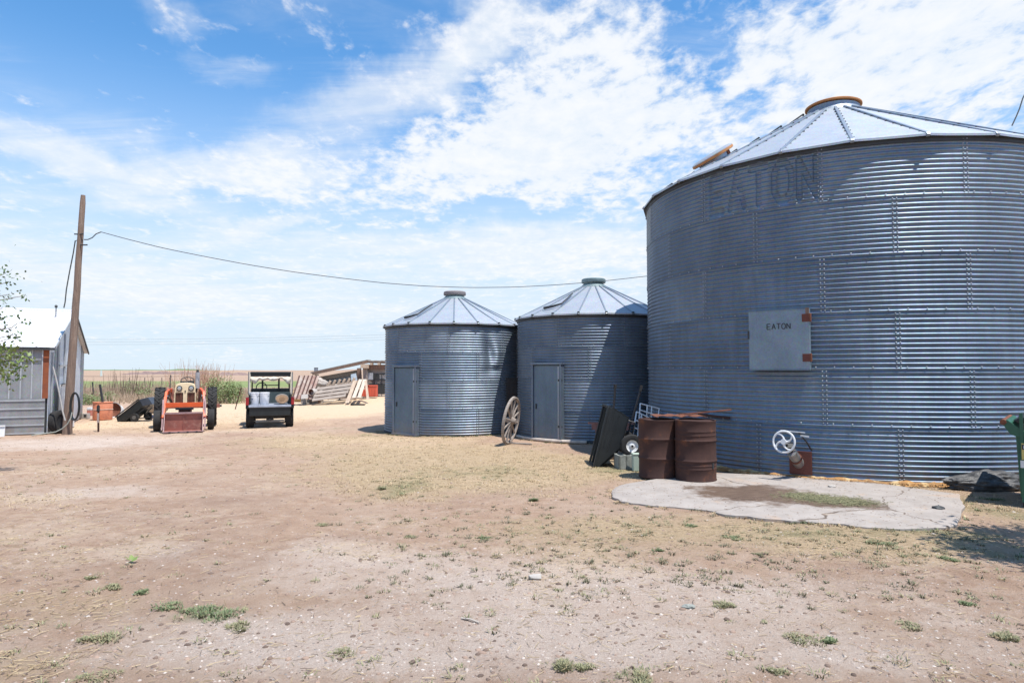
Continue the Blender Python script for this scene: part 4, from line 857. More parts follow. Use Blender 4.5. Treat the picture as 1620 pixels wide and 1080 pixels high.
MB().tube([(dl(1592, 668)[0], -.05, dl(0, 668)[1]), (dl(1592, 668)[0], 1.12, dl(0, 668)[1])], .035, 10).build('lip_roller', m_rust, dm, smooth=True)
MB().prism([dl(1604, 665), dl(1612, 661), (1.8, 1.42), (1.8, 1.34), dl(1612, 670)], 1.08).build('lid', m_black, dm, bevel=.01)
MB().box((.03, -.02, .62), (.035, .04, 1.1)).build('corner_post', m_green, dm)
MB().box((.9, -.02, .55), (1.6, .03, .05)).build('side_rib', m_green, dm)
MB().box((.05, .08, .06), (.06, .1, .12)).build('foot', m_black, dm)
lb = MB().box((.10, -.045, dl(0, 713)[1]), (.15, .006, .20)).build('warning_label', M('yellow_label', (.62, .50, .16), .6), dm)
MB().box((.10, -.05, dl(0, 706)[1]), (.14, .004, .06)).build('label_header', m_trim, lb)
cc_ = MB()
for p_, q_ in STROKES['C']: cc_.bar((.048 + p_[0] * .035, -.054, dl(0, 708.5)[1] + p_[1] * .04), (.048 + q_[0] * .035, -.054, dl(0, 708.5)[1] + q_[1] * .04), .007, .003, (0, 1, 0))
cc_.build('label_letter', m_white, lb); MB().box((.06, -.043, dl(0, 733)[1]), (.10, .004, .09)).build('white_label', m_white, dm)
# ------------------------------------------------------------------ tractor
tc0 = G(282.5, 683); YT = tc0[1] + .3
tr = thing('tractor', 'orange and cream farm tractor with front loader facing the viewer', 'tractor', (tc0[0], YT, 0), R(25)); tr.scale = (.92, .92, 1)
m_buck = M('faded_red_bucket', (.36, .135, .10), .75, .05, (.25, .10, .08), 4, .15, 50, c3=(.42, .25, .2), s3=3, t3=(.55, .68)); m_arm = M('purple_grey_steel', (.34, .22, .22), .6, .2, (.25, .15, .15), 6)
m_grille = M('rusty_grille', (.12, .045, .03), .7, .2)
def wheel(par, c, r_, w_, rim_r, lugs, rim_mat, name='tyre', chev=True):
    m = Matrix.Translation(c) @ Matrix.Rotation(PI / 2, 4, 'Y')
    ty = MB().lathe([(rim_r, -w_ * .38), (r_ * .82, -w_ * .5), (r_ * .93, -w_ * .5), (r_ * .965, -w_ * .3), (r_ * .97, 0), (r_ * .965, w_ * .3), (r_ * .93, w_ * .5), (r_ * .82, w_ * .5), (rim_r, w_ * .38)], 36, m, close=False).build(name, m_rubber, par, smooth=True)
    if lugs:
        for i in range(lugs):
            for s in (-1, 1):
                a = 2 * PI * (i + (.5 if s > 0 else 0)) / lugs; a2 = a + (1.5 * PI / lugs if chev else .6 * PI / lugs)
                def q(aa, xx, rr): return m @ Vector((rr * math.cos(aa), rr * math.sin(aa), xx))
                if chev: MB().bar(q(a2, 0 - s * .01, r_ * .975), q(a, s * w_ * .5, r_ * .955), w_ * .13, r_ * .06, up=q(a, 0, 1) - Vector(c)).build('tread_lug', m_rubber, ty)
                else: MB().box(q(a, s * w_ * .24, r_ * .975), (w_ * .34, r_ * .10, r_ * .06), Matrix.Rotation(-a, 3, 'X')).build('tread_lug', m_rubber, ty)
    wr = MB().lathe([(0, -w_ * .12), (rim_r * .4, -w_ * .14), (rim_r * .55, -w_ * .05), (rim_r * .9, -w_ * .1), (rim_r * 1.02, -w_ * .38), (rim_r * 1.02, w_ * .38), (rim_r * .9, w_ * .1), (rim_r * .5, w_ * .08), (0, w_ * .14)], 28, m).build('wheel_rim', rim_mat, ty, smooth=True)
    return ty
for s in (-1, 1): wheel(tr, (s * .78, 2.0, .60), .60, .28, .32, 18, m_cream)
for s in (-1, 1):
    wheel(tr, (s * .745, .2, .30), .30, .185, .17, 0, m_cream)
    for k in range(4): pass
MB().bar((-.68, .2, .36), (.68, .2, .36), .09, .10).build('front_axle', m_buck, tr); MB().bar((-.85, 2.0, .6), (1.02, 2.0, .6), .11).build('rear_axle', m_buck, tr)
MB().tube([(.9, 2.0, .6), (1.08, 2.0, .6)], .035, 10).build('axle_end', m_trim, tr)
MB().box((0, 1.1, .60), (.34, 1.9, .32)).build('chassis', m_redwood, tr, bevel=.01)
# engine hood with curved top
pf = [(-.275, .84), (.275, .84), (.275, 1.20), (.25, 1.28), (.16, 1.325), (0, 1.335), (-.16, 1.325), (-.25, 1.28), (-.275, 1.20)]
MB().prism(pf, 1.25, Matrix.Translation((0, .42, 0))).build('hood', m_cream, tr, bevel=.012)
MB().prism([(-.285, 1.06), (.285, 1.06), (.29, 1.20), (.26, 1.30), (.16, 1.345), (0, 1.355), (-.16, 1.345), (-.26, 1.30), (-.29, 1.20)], .12, Matrix.Translation((0, .34, 0))).build('nose', m_cream, tr, bevel=.02)
gr = MB().box((0, .40, .93), (.55, .05, .28)).build('grille', m_grille, tr)
for i in range(14):
    x = -.255 + i * .51 / 13
    if abs(x) > .07: MB().box((x, .365, .93), (.012, .02, .27)).build('grille_bar', M('grille_bar', (.24, .10, .06), .6, .3), gr)
MB().box((0, .355, .93), (.115, .035, .30)).build('grille_divider', m_cream, tr, bevel=.006)
for s in (-1, 1):
    MB().box((s * .285, .38, .93), (.022, .07, .30)).build('grille_side', m_cream, tr)
    mm = Matrix.Translation((s * .165, .335, 1.19)) @ Matrix.Rotation(PI / 2, 4, 'X')
    hl = MB().lathe([(.075, 0), (.082, .02), (.07, .03), (.06, .012)], 20, mm, close=False).build('headlight', m_trim, tr, smooth=True)
    MB().lathe([(0, .012), (.062, .012), (.055, .024), (.0, .034)], 18, mm).build('lens', M('lamp_glass', (.50, .50, .48), .15, .5), hl, smooth=True)
MB().box((0, .33, 1.10), (.03, .012, .07)).build('emblem', m_trim, tr)
sw = [(.03 + .19 * math.cos(i * PI / 12), 1.45 + .04 * math.sin(i * PI / 12), 1.40 + .10 * math.sin(i * PI / 12)) for i in range(24)]
st = MB().tube(sw, .013, 6, closed=True).build('steering_wheel', m_black, tr, smooth=True)
for a in (0, 8, 16): MB().bar((.03, 1.46, 1.38), sw[a], .014).build('wheel_spoke', m_black, st)
MB().tube([(.03, 1.48, 1.38), (.0, 1.2, 1.2)], .018, 6).build('steering_column', m_trim, tr)
MB().box((0, 1.95, 1.0), (.42, .38, .06)).build('seat', m_black, tr, bevel=.02); MB().box((0, 2.16, 1.2), (.42, .06, .34)).build('seat_back', m_black, tr, bevel=.02)
for s in (-1, 1):
    MB().tube([(s * .56, 1.5 + 1.0 * i / 10, .95 + .22 * math.sin(i * PI / 10)) for i in range(11)], .03, 6).build('fender', m_buck, tr)
MB().tube([(.335, .62, 1.18), (.335, .62, 1.65)], .062, 16).build('air_cleaner', M('grey_canister', (.40, .40, .42), .5, .2), tr, smooth=True)
MB().tube([(.335, .62, 1.65), (.335, .62, 1.72)], .038, 12).build('intake_cap', m_trim, tr, smooth=True); MB().tube([(.31, .62, 1.2), (.28, .66, 1.08), (.22, .7, 1.06)], .045, 10).build('intake_pipe', m_trim, tr, smooth=True)
MB().tube([(-.43, .4, .95), (-.415, .4, 1.56)], .013, 6).build('marker_rod', m_trim, tr); MB().box((-.415, .4, 1.54), (.03, .03, .07)).build('rod_tip', m_trim, tr)
# hoses, cap and front weight
for s in (-1, 1): MB().tube([(s * .36, .95, .75), (s * .44, .7, .95), (s * .47, .4, 1.0), (s * .50, .1, .80), (s * .52, -.05, .66)], .012, 6).build('hydraulic_hose', m_black, tr, smooth=True)
MB().lathe([(0, 0), (.035, 0), (.035, .03), (0, .035)], 12, Matrix.Translation((0, .55, 1.335))).build('radiator_cap', m_trim, tr); MB().box((0, .25, .62), (.34, .16, .18)).build('front_weight', m_grille, tr, bevel=.02)
MB().bar((-.275, .43, 1.0), (-.275, 1.6, 1.0), .01, .16).build('hood_panel', m_buck, tr); MB().bar((.275, .43, 1.0), (.275, 1.6, 1.0), .01, .16).build('hood_panel', m_buck, tr)
# loader
for s in (-1, 1):
    MB().prism([(-.06, .62), (.06, .62), (.05, 1.16), (-.03, 1.16)], .10, Matrix.Translation((s * .40, .95, 0))).build('loader_post', m_buck, tr, bevel=.006)
    MB().bar((s * .42, 1.0, 1.14), (s * .52, .35, 1.05), .075, .10).build('loader_arm', m_orange, tr, bevel=.008)
    MB().bar((s * .52, .38, 1.07), (s * .56, -.30, .38), .07, .11).build('loader_arm', m_orange, tr, bevel=.008)
    MB().bar((s * .545, .1, .95), (s * .545, -.20, .50), .05).build('tilt_cylinder', m_arm if s > 0 else m_orange, tr)
    MB().bar((s * .575, -.05, .88), (s * .575, -.42, .06), .045, .075).build('lower_arm', m_arm, tr)
    MB().tube([(s * .36, .9, .72), (s * .49, .25, .98)], .03, 8).build('lift_cylinder', m_steel, tr)
MB().bar((-.52, -.02, .735), (.52, -.02, .735), .13, .055, (0, 1, 0)).build('cross_beam', m_orange, tr, bevel=.006)
MB().bar((-.45, .1, .48), (.45, .1, .48), .07, .05).build('lower_beam', m_buck, tr)
MB().box((0, .15, .62), (.5, .3, .05)).build('skid_plate', m_trim, tr)
bkt = MB(); 
prf = [(-.42, .0), (-.60, .03), (-.62, .06)]
side = [(-.72, .02), (-.30, .02), (-.26, .12), (-.26, .50), (-.36, .52), (-.50, .30)]
MB().box((0, -.30, .27), (1.02, .02, .47), Matrix.Rotation(R(8), 3, 'X')).build('bucket_back', m_buck, tr); 
MB().box((0, -.50, .03), (1.02, .44, .02)).build('bucket_floor', m_buck, tr); MB().box((0, -.72, .035), (1.08, .04, .03)).build('cutting_edge', m_arm, tr)
for s in (-1, 1): MB().add([(s * .52 + dx, y, z) for dx in (-.01, .01) for y, z in side], [tuple(range(6)), tuple(range(6, 12))] + [(i, (i + 1) % 6, (i + 1) % 6 + 6, i + 6) for i in range(6)]).build('bucket_side', m_arm, tr)
MB().bar((-.53, -.36, .52), (.53, -.36, .52), .05, .05).build('bucket_top_bar', m_arm, tr, bevel=.006); MB().bar((0, -.32, .04), (0, -.34, .50), .02).build('bucket_rib', m_buck, tr)
for x in (-.36, -.12, .12, .36): MB().box((x, -.755, .03), (.05, .05, .025)).build('bucket_tooth', m_trim, tr)

# ------------------------------------------------------------------ utility cart (side-by-side)
uc = G(421, 676.5); YU = uc[1] + .3; ut = thing('utility_vehicle', 'black utility vehicle seen from behind with an open cargo bed', 'utility vehicle', (uc[0], YU, 0), R(20)); ut.scale = (.95, .95, 1)
m_ubed = M('dark_green_grey_plastic', (.055, .075, .075), .6, 0, (.04, .055, .055), 5); m_bedfloor = M('bed_floor', (.30, .33, .40), .55, .0, (.20, .22, .27), 4); m_red = M('red_lens', (.32, .012, .02), .25); m_canvas = M('cream_canvas', (.66, .60, .50), .85, 0, (.52, .46, .38), 4, .3, 20)
for s in (-1, 1):
    for y, in ((.0,), (1.85,)): wheel(ut, (s * .585, y, .29), .29, .235, .16, 16, m_blacksteel, chev=False)
MB().box((0, .9, .42), (.9, 2.4, .16)).build('chassis', m_blacksteel, ut, bevel=.02)
MB().box((0, -.26, .50), (1.2, .5, .28)).build('rear_skirt', m_black, ut, bevel=.02)
MB().bar((-.45, .0, .29), (.45, .0, .29), .07).build('rear_axle', m_blacksteel, ut); MB().box((0, -.1, .30), (.22, .3, .16)).build('gearbox', m_blacksteel, ut, bevel=.02)
MB().bar((-.5, -.1, .2), (.5, -.1, .2), .02).build('sway_bar', m_steel, ut); MB().box((0, -.45, .25), (.07, .2, .05)).build('tow_hitch', m_blacksteel, ut)
MB().box((0, .12, .665), (1.26, 1.15, .04)).build('bed_floor', m_bedfloor, ut, bevel=.008)
for s in (-1, 1): MB().box((s * .61, .15, .82), (.05, 1.05, .34)).build('bed_side', m_black, ut, bevel=.01)
MB().box((0, .66, .84), (1.24, .05, .38)).build('bed_front', m_ubed, ut, bevel=.01)
MB().box((0, -.50, .645), (1.24, .10, .06), Matrix.Rotation(R(-10), 3, 'X')).build('tailgate_hinge', m_bedfloor, ut, bevel=.008)
for s in (-1, 1):
    MB().box((s * .665, -.44, .80), (.09, .06, .23)).build('tail_light', m_red, ut, bevel=.01)
    MB().box((s * .66, -.1, .74), (.10, .62, .34)).build('fender', m_black, ut, bevel=.02)
for s in (-1, 1):
    MB().tube([(s * .64, .78, .8), (s * .645, .8, 1.5), (s * .62, .9, 1.63), (s * .6, 1.9, 1.64), (s * .62, 2.5, 1.0)], .026, 8).build('roll_bar', m_blacksteel, ut, smooth=True)
    MB().tube([(s * .675, .70, .95), (s * .675, .72, 1.66)], .018, 8).build('cover_pole', m_steel, ut)
    MB().box((s * .64 , .705, 1.3), (.045, .02, .7)).build('side_curtain', m_canvas, ut)
    MB().tube([(s * .255, .9, 1.0), (s * .255, .9, 1.5)], .03, 8).build('seat_frame', m_blacksteel, ut)
MB().box((0, 1.35, 1.61), (1.26, 1.35, .06), Matrix.Rotation(R(-2), 3, 'X')).build('roof', m_black, ut, bevel=.02); MB().box((0, .72, 1.585), (1.26, .04, .14)).build('roof_band', m_black, ut, bevel=.01)
# rolled canvas curtain drooping in swags
mb = MB(); n = 44; vs = []
for i in range(n + 1):
    x = -.62 + 1.24 * i / n; top = 1.50 + .01 * math.sin(i * .8); d_ = .07 + .03 * math.sin(i * .5 + 1) + (.15 * math.exp(-((x + .47) / .10) ** 2)) + .05 * math.exp(-(x / .16) ** 2) + .17 * math.exp(-((x - .56) / .09) ** 2)
    for j in range(8):
        u = j / 7; vs.append((x, .70 - .045 * math.sin(u * PI) - .012 * math.sin(i * 1.3 + j), top - d_ * u))
    for j in range(8):
        u = 1 - j / 7; vs.append((x, .715, top - d_ * u))
mb.add(vs, [(i * 16 + j, i * 16 + (j + 1) % 16, (i + 1) * 16 + (j + 1) % 16, (i + 1) * 16 + j) for i in range(n) for j in range(16)]).build('canvas_curtain', m_canvas, ut, smooth='full')
MB().box((0, 1.0, 1.03), (1.22, .10, .22)).build('seat_back', m_black, ut, bevel=.03); MB().box((0, 1.35, .8), (1.2, .5, .14)).build('seat', m_black, ut, bevel=.03)
MB().box((0, 2.3, .95), (1.2, .12, .14)).build('dashboard', m_black, ut, bevel=.02); MB().box((0, 2.6, .8), (1.2, .9, .3)).build('front_cowl', m_canvas, ut, bevel=.05)
MB().tube([(-.3 + .17 * math.cos(i * PI / 10), 1.95 + .05 * math.sin(i * PI / 10), 1.15 + .15 * math.sin(i * PI / 10)) for i in range(20)], .016, 6, closed=True).build('steering_wheel', m_black, ut, smooth=True)
MB().box((0, .88, 1.24), (.5, .03, .03)).build('head_bar', m_blacksteel, ut)
for k, x in enumerate((-.47, -.17)):
    bc = thing('bucket', ['white plastic bucket with dark print at the left side of the cargo bed', 'plain white plastic bucket in the middle of the cargo bed'][k], 'bucket', tuple((Matrix.Translation((uc[0], YU, 0)) @ Matrix.Rotation(R(20), 4, 'Z') @ Vector((x * .95, -.12, .687)))), 0, 'white buckets in the cargo bed')
    MB().lathe([(0, 0), (.118, 0), (.128, .02), (.14, .28), (.146, .285), (.146, .30), (.14, .305), (.143, .34)], 24).build('bucket_body', m_whiteplastic, bc, smooth=True)
    MB().lathe([(.150, .335), (.150, .36), (.12, .365), (0, .365)], 24, close=False).build('lid', m_whiteplastic, bc, smooth=True)
    MB().tube([(.15 * math.cos(i * PI / 10), -.15 * math.sin(i * PI / 10) * .75, .30 - .10 * math.sin(i * PI / 10)) for i in range(11)], .006, 6).build('bail_handle', m_steel, bc)
    if k == 0: MB().box((-.06, -.131, .07), (.035, .01, .035)).build('print_mark', m_trim, bc); MB().box((-.005, -.137, .17), (.04, .008, .03)).build('print_mark', M('blue_print', (.12, .17, .3), .5), bc)
lg = thing('log', 'short round log lying in the right side of the cargo bed', 'log', tuple(Matrix.Translation((uc[0], YU, 0)) @ Matrix.Rotation(R(20), 4, 'Z') @ Vector((.33, -.30, .845))), R(20))
pr = [( .19 * math.cos(a) * (1 + .05 * math.sin(3 * a)), .145 * math.sin(a) * (1 + .04 * math.cos(2 * a))) for a in [i * PI / 12 for i in range(24)]]
MB().prism(pr, .5).build('bark', m_wood, lg); MB().prism([(x * .9, z * .9) for x, z in pr], .012, Matrix.Translation((0, -.008, 0))).build('cut_face', M('log_end', (.46, .30, .18), .85, 0, (.33, .20, .12), 9), lg); MB().prism([(x * .45, z * .45) for x, z in pr], .012, Matrix.Translation((0, -.012, 0))).build('heartwood', M('log_heart', (.34, .21, .12), .85), lg)

# ------------------------------------------------------------------ posts
def tpost(x, y, ytop, dxp, label, mat=None, r_=.018, yy_=None):
    g0 = G(x, y); o = thing('fence_post', label, 'fence post', (g0[0], g0[1], 0), 0, 'steel fence posts'); tp = Vector(P(x + dxp, ytop, g0[1])) - Vector((g0[0], g0[1], 0))
    MB().bar((0, 0, -.1), tp, r_ * 1.7, r_).build('post_shaft', mat or m_rustdark, o); MB().bar((0, r_, -.1), tp + Vector((0, r_, -.02)), r_ * .6, r_ * 2).build('post_fin', mat or m_rustdark, o); return o
pa_ = tpost(155.5, 682.5, 640, 0, 'short striped steel post standing alone in front of the orange barrel', m_rustdark, .022); MB().bar((0, -.03, .25), (0, -.03, .52), .042, .03).build('pale_band', M('pale_band', (.5, .4, .36), .7), pa_)
MB().bar((0, -.03, .56), (0, -.03, .72), .06, .05).build('post_head', m_trim, pa_)
tpost(460, 655, 588, -4, 'tall thin steel post just right of the utility vehicle', m_rustdark, .022)
tpost(371, 647, 612, 10.5, 'leaning thin post left of the utility vehicle')
tpost(149, 633, 604, -3, 'dark steel post standing behind the orange barrel', m_trim, .03); tpost(167, 664, 608, -9, 'leaning dark rail behind the orange barrel', m_trim, .035)
for k, x in enumerate((205, 229, 242, 256, 268)): tpost(x, 612 + (k % 2), 597, 0, ['fence post farthest left in the field row', 'second post from the left in the field row', 'third post from the left in the field row', 'fourth post in the field row, just left of the tractor', 'post in the field row directly behind the tractor'][k], m_trim, .03)
fw = P(168, 598, 63); fw2 = P(300, 599, 63); tag(MB().tube([(fw[0] - 6, 63, 1.15), (fw[0] + 4, 63, 1.12), (fw2[0], 63, 1.15)], .02, 4).build('fence_wire', m_trim), 'top wire of the field fence behind the black trailer', 'fence wire')
tag(MB().box((P(160, 598, 90)[0], 90, 1.35), (.2, .2, .8), taper=.7).build('field_marker', m_white), 'tiny white marker standing in the far field', 'marker')

# ------------------------------------------------------------------ clutter left of the tractor
g0 = G(153.5, 664.5); m_bar = M('faded_orange_barrel', (.62, .24, .14), .7, 0, (.52, .17, .085), 3, .2, c3=(.36, .14, .09), s3=3, t3=(.55, .65)); o = thing('orange_tank', 'faded orange barrel standing beyond the utility pole', 'barrel', (g0[0], g0[1] + .3, 0)); 
MB().lathe([(0, 0), (.29, 0), (.30, .03), (.305, .55), (.29, .60), (0, .62)], 28).build('barrel_body', m_bar, o, smooth=True); MB().tube([(.305 * math.cos(i * PI / 14), .305 * math.sin(i * PI / 14), .36) for i in range(28)], .012, 6, closed=True).build('hoop', M('pale_hoop', (.55, .45, .38), .7), o)
MB().tube([(.305 * math.cos(i * PI / 14), .305 * math.sin(i * PI / 14), .60) for i in range(28)], .014, 6, closed=True).build('top_ring', m_bar, o)
g0 = G(141, 658); o = thing('gas_can', 'small white and red container against the orange barrel', 'container', (g0[0], g0[1] + .05, 0)); MB().box((0, 0, .11), (.16, .14, .22)).build('can_body', M('red_white_can', (.55, .20, .15), .6), o, bevel=.015); MB().box((0, 0, .27), (.17, .15, .10)).build('can_top', m_white, o, bevel=.02)
g0 = G(133, 662); o = thing('block', 'small pale hollow block beside the pole base', 'block', (g0[0], g0[1] + .1, 0)); MB().box((0, 0, .09), (.2, .16, .18)).build('block_body', m_concrete, o, bevel=.006); MB().box((.02, -.082, .10), (.09, .006, .09)).build('hollow', m_trim, o)
# rusty drum on its side with a white rim
g0 = G(176, 660); o = thing('rusty_drum', 'rusty drum lying on its side with a pale rim beside the trailer', 'drum', (g0[0], g0[1] + .1, .27), rot=(R(82), 0, R(24)))
MB().lathe([(.27, 0), (.27, -.7), (0, -.7)], 28, close=False).build('drum_shell', m_white, o, smooth=True); MB().lathe([(.255, -.02), (.28, .0), (.28, .03), (.255, .02)], 28, close=False).build('drum_rim', m_white, o, smooth=True); MB().lathe([(.0, -.12), (.12, -.10), (.26, -.02)], 24, close=False).build('drum_end', m_rust, o)
g0 = G(196, 659); mb = MB().ball((0, 0, .30), .40, 3, .18, (1.15, .8, .9), 9); tag(mb.build('hay_bale', M('grey_hay', (.36, .30, .245), .95, 0, (.26, .21, .165), 12, .8, 50), smooth=True, loc=(g0[0], g0[1] + 2.2, 0)), 'rounded grey mound of old hay behind the black trailer', 'hay bale')
# poly trailer
g0 = G(206, 667); o = thing('yard_trailer', 'black poly yard trailer tipped on its nose left of the tractor', 'trailer', (g0[0], g0[1] + .2, 0)); YV = g0[1] + .2; sv_ = YV / F
def vl(x, y): return ((x - 206) * sv_, (667 - y) * sv_)
pf = [vl(183, 667), vl(181, 661), vl(216, 633), vl(222, 643), vl(207, 657), vl(196, 666)]
MB().prism(pf, .7, Matrix.Translation((0, -.1, 0))).build('tub', m_black, o, bevel=.01); MB().prism([vl(216, 632.5), vl(222, 643), vl(237, 640), vl(230, 629)], .7, Matrix.Translation((0, -.09, .0))).build('tub_end', M('bluish_lit_black_plastic', (.05, .062, .085), .4), o, bevel=.01)  # black tub too; the bluish light on its top face is put into the colour
MB().bar((vl(180, 660)[0], -.12, vl(180, 660)[1]), (vl(216, 632)[0], -.12, vl(216, 632)[1]), .03).build('tub_rim', m_black, o)
for yy_ in (-.17, .62):
    mm = Matrix.Translation((vl(212, 660)[0], yy_, .14)) @ Matrix.Rotation(PI / 2, 4, 'X'); ty = MB().lathe([(.06, -.04), (.13, -.045), (.14, 0), (.13, .045), (.06, .04)], 24, mm, close=False).build('tyre', m_rubber, o, smooth=True); MB().lathe([(0, -.03), (.065, -.03), (.065, .05), (0, .05)], 20, mm).build('wheel_rim', M('grey_rim', (.13, .125, .12), .7), o)
for a, b_ in (((213, 655), (232, 642)), ((226, 655), (236, 645)), ((216, 662), (232, 660))): MB().bar((vl(*a)[0], -.05, vl(*a)[1]), (vl(*b_)[0], -.05, vl(*b_)[1]), .035).build('drawbar', m_blacksteel, o)
g0 = G(228, 664); tag(MB().ball((0, 0, .08), .12, 2, .3, (1.2, .9, .9), 2).build('blue_bag', M('dark_blue_plastic', (.02, .025, .09), .5), smooth=True, loc=(g0[0], g0[1] + .3, 0)), 'small dark blue bag on the ground under the trailer drawbar', 'bag')

# ------------------------------------------------------------------ junk yard: open wooden shed, pallets, panels
YJ = 33.0
def PJ(x, y, Y=YJ): return Vector(P(x, y, Y))
lean = thing('lean_to', 'low grey wooden lean-to with a sloping roof behind the left bin', 'lean-to', (PJ(560, 635).x, YJ, 0))
def L_(x, y, Y=YJ): return PJ(x, y, Y) - lean.location
# roof: slopes down to the left, planks side by side running away
for i in range(4):
    y0 = YJ + i * .8; MB().bar(L_(495, 589.5, y0 + .4) , L_(584, 570, y0 + .4), .8 - .02, .07, (0, 0, 1)).build('roof_plank', m_wood, lean)
for i in range(3): MB().bar(L_(584 + i * 10, 571, YJ + .1), L_(594 + i * 10, 571.5, YJ + .1), .5, .07, (0, 0, 1)).build('roof_plank', m_wood, lean)
MB().bar(L_(494, 591, YJ - .05), L_(584, 571.5, YJ - .05), .05, .14).build('fascia', m_trimwood if False else m_woodbrown, lean); MB().bar(L_(584, 572, YJ - .05), L_(640, 574, YJ - .05), .05, .13).build('fascia', m_woodbrown, lean)
for i in range(5): MB().box(L_(588 + i * 12, 575.5, YJ - .1), (.10, .4, .10)).build('rafter_end', m_woodpale, lean)
# weathered wall boards
for i, (ya, yb) in enumerate(((600, 588.5), (606.5, 596.5), (612.5, 604.5), (618.5, 612))):
    MB().bar(L_(504, ya, YJ + .3), L_(568, yb, YJ + .3), .255, .03, (0, 1, 0) ).build('wall_board', [M('olive_board', (.30, .25, .19), .9, 0, (.20, .165, .13), 4, .3, stretch=(.5, 6, 6)), M('green_grey_board', (.25, .26, .25), .9, 0, (.18, .19, .185), 4, .3, stretch=(.5, 6, 6))][i > 0], lean)
MB().bar(L_(504, 626, YJ + .35), L_(570, 622, YJ + .35), .42, .03, (0, 1, 0)).build('wall_board', m_wood, lean)
MB().bar(L_(572, 645, YJ), L_(568, 582, YJ), .18, .18).build('post', m_woodbrown, lean); MB().bar(L_(580, 640, YJ - .1), L_(578, 578, YJ - .1), .22, .2).build('post', m_wood, lean); MB().bar(L_(501, 640, YJ), L_(501, 592, YJ), .16).build('post', M('olive_post', (.26, .20, .13), .9), lean)
MB().box(L_(577, 579, YJ - .25), (.36, .3, .20)).build('post_cap', m_woodpale, lean)
MB().bar(L_(582, 580.5, YJ), L_(640, 580.5, YJ), .24, .05, (0, 1, 0)).build('header_board', m_woodbrown, lean); MB().bar(L_(582, 587, YJ + .1), L_(640, 587, YJ + .1), .21, .05, (0, 1, 0)).build('header_board', m_wood, lean); MB().bar(L_(582, 604, YJ + .1), L_(640, 604, YJ + .1), .16, .05, (0, 1, 0)).build('sill_board', m_wood, lean)
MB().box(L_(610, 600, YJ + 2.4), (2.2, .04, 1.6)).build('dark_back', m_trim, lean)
for i in range(7): MB().bar(L_(592 + i * 6, 590, YJ), L_(592 + i * 6, 626, YJ), .03).build('fence_bar', m_trim, lean)
for i in range(5): MB().bar(L_(589, 592 + i * 7.5, YJ), L_(640, 592 + i * 7.5, YJ), .03).build('fence_bar', m_trim, lean)
MB().box(L_(586, 595, YJ - .1), (.26, .04, .34)).build('grey_board', m_white if False else M('pale_grey_board', (.38, .41, .43), .8), lean); MB().box(L_(606, 596, YJ + .4), (.36, .04, .22)).build('white_board', m_white, lean)
ch_ = thing('chimney_can', 'small grey metal can standing on the low end of the lean-to roof', 'metal can', tuple(PJ(500, 588, YJ + .5))); MB().lathe([(0, 0), (.10, 0), (.10, .20), (.0, .2)], 16).build('can_body', m_rib, ch_, smooth=True); MB().lathe([(.105, .19), (.105, .215), (0, .22)], 16, close=False).build('can_rim', m_trim, ch_)
g0 = PJ(587, 626, YJ - .6)
for k, (x, w_) in enumerate(((584, .38), (595, .44))):
    o = thing('orange_crate', ['narrow red orange plastic crate under the lean-to, left of its pair', 'wide red orange plastic crate under the lean-to, right of its pair'][k], 'crate', (PJ(x + 1, 0, YJ - .6).x, YJ - .6, .42), 0, 'orange crates'); mo = M('red_orange_plastic', (.62, .11, .06), .6, 0, (.5, .09, .05), 4)
    MB().box((0, 0, .28), (w_ - .02, .3, .56)).build('crate_body', mo, o, bevel=.02); MB().box((0, -.155, .52), (w_ - .01, .02, .05)).build('crate_rim', mo, o)
    for q_ in (-.3, 0, .3): MB().box((q_ * w_, -.155, .22), (.03, .02, .38)).build('crate_rib', mo, o)
# brown tin sheets leaning
o = thing('roofing_stack', 'brown ribbed roofing sheets leaning right of the utility vehicle', 'roofing sheets', (PJ(475, 633, 31.6).x, 31.6, 0))
def LS(x, y, Y=31.6): return PJ(x, y, Y) - o.location
m_tin = M('brown_tin', (.30, .17, .14), .75, .1, (.42, .33, .28), 3, .1, c3=(.46, .39, .34), s3=4, t3=(.5, .6))
for i in range(5):
    a = LS(463 + i * 6.2 , 631, 31.4); b_ = LS(476 + i * 6.2 - (2 if i == 0 else 0), 594, 32.1); c2 = Vector((.155, 0, 0))
    MB().add([a, a + c2, b_ + c2, b_, a + Vector((0, .02, 0)), a + c2 + Vector((0, .02, 0)), b_ + c2 + Vector((0, .02, 0)), b_ + Vector((0, .02, 0))], [(0, 1, 2, 3), (4, 7, 6, 5), (0, 4, 5, 1), (3, 2, 6, 7), (0, 3, 7, 4), (1, 5, 6, 2)]).build('tin_sheet', m_tin, o)
    MB().bar(a + Vector((0, -.03, 0)), b_ + Vector((0, -.03, 0)), .05, .05).build('sheet_rib', M('brown_rib', (.13, .07, .06), .8), o)
def slab(label, pts4, Y0, Y1, th, mat, name='plank', cat='plank', group=None):
    bl, br, tr_, tl = pts4; vs = [PJ(*bl, Y0), PJ(*br, Y0), PJ(*tr_, Y1), PJ(*tl, Y1)]; c = (vs[0] + vs[1]) / 2; c.z = 0
    v8 = [v - c for v in vs] + [v - c + Vector((0, th, 0)) for v in vs]
    ob = MB().add(v8, [(0, 1, 2, 3), (4, 7, 6, 5), (0, 4, 5, 1), (3, 2, 6, 7), (0, 3, 7, 4), (1, 5, 6, 2)]).build(name, mat, loc=c); return tag(ob, label, cat, group)
m_stone = M('pale_stone', (.45, .40, .35), .9, 0, (.33, .29, .26), 4, .4)
slab('large grey slab of board right of the brown roofing sheets', ((478, 631), (488, 628), (496, 600), (488, 596)), 31.9, 32.3, .06, m_concrete, 'board', 'board')
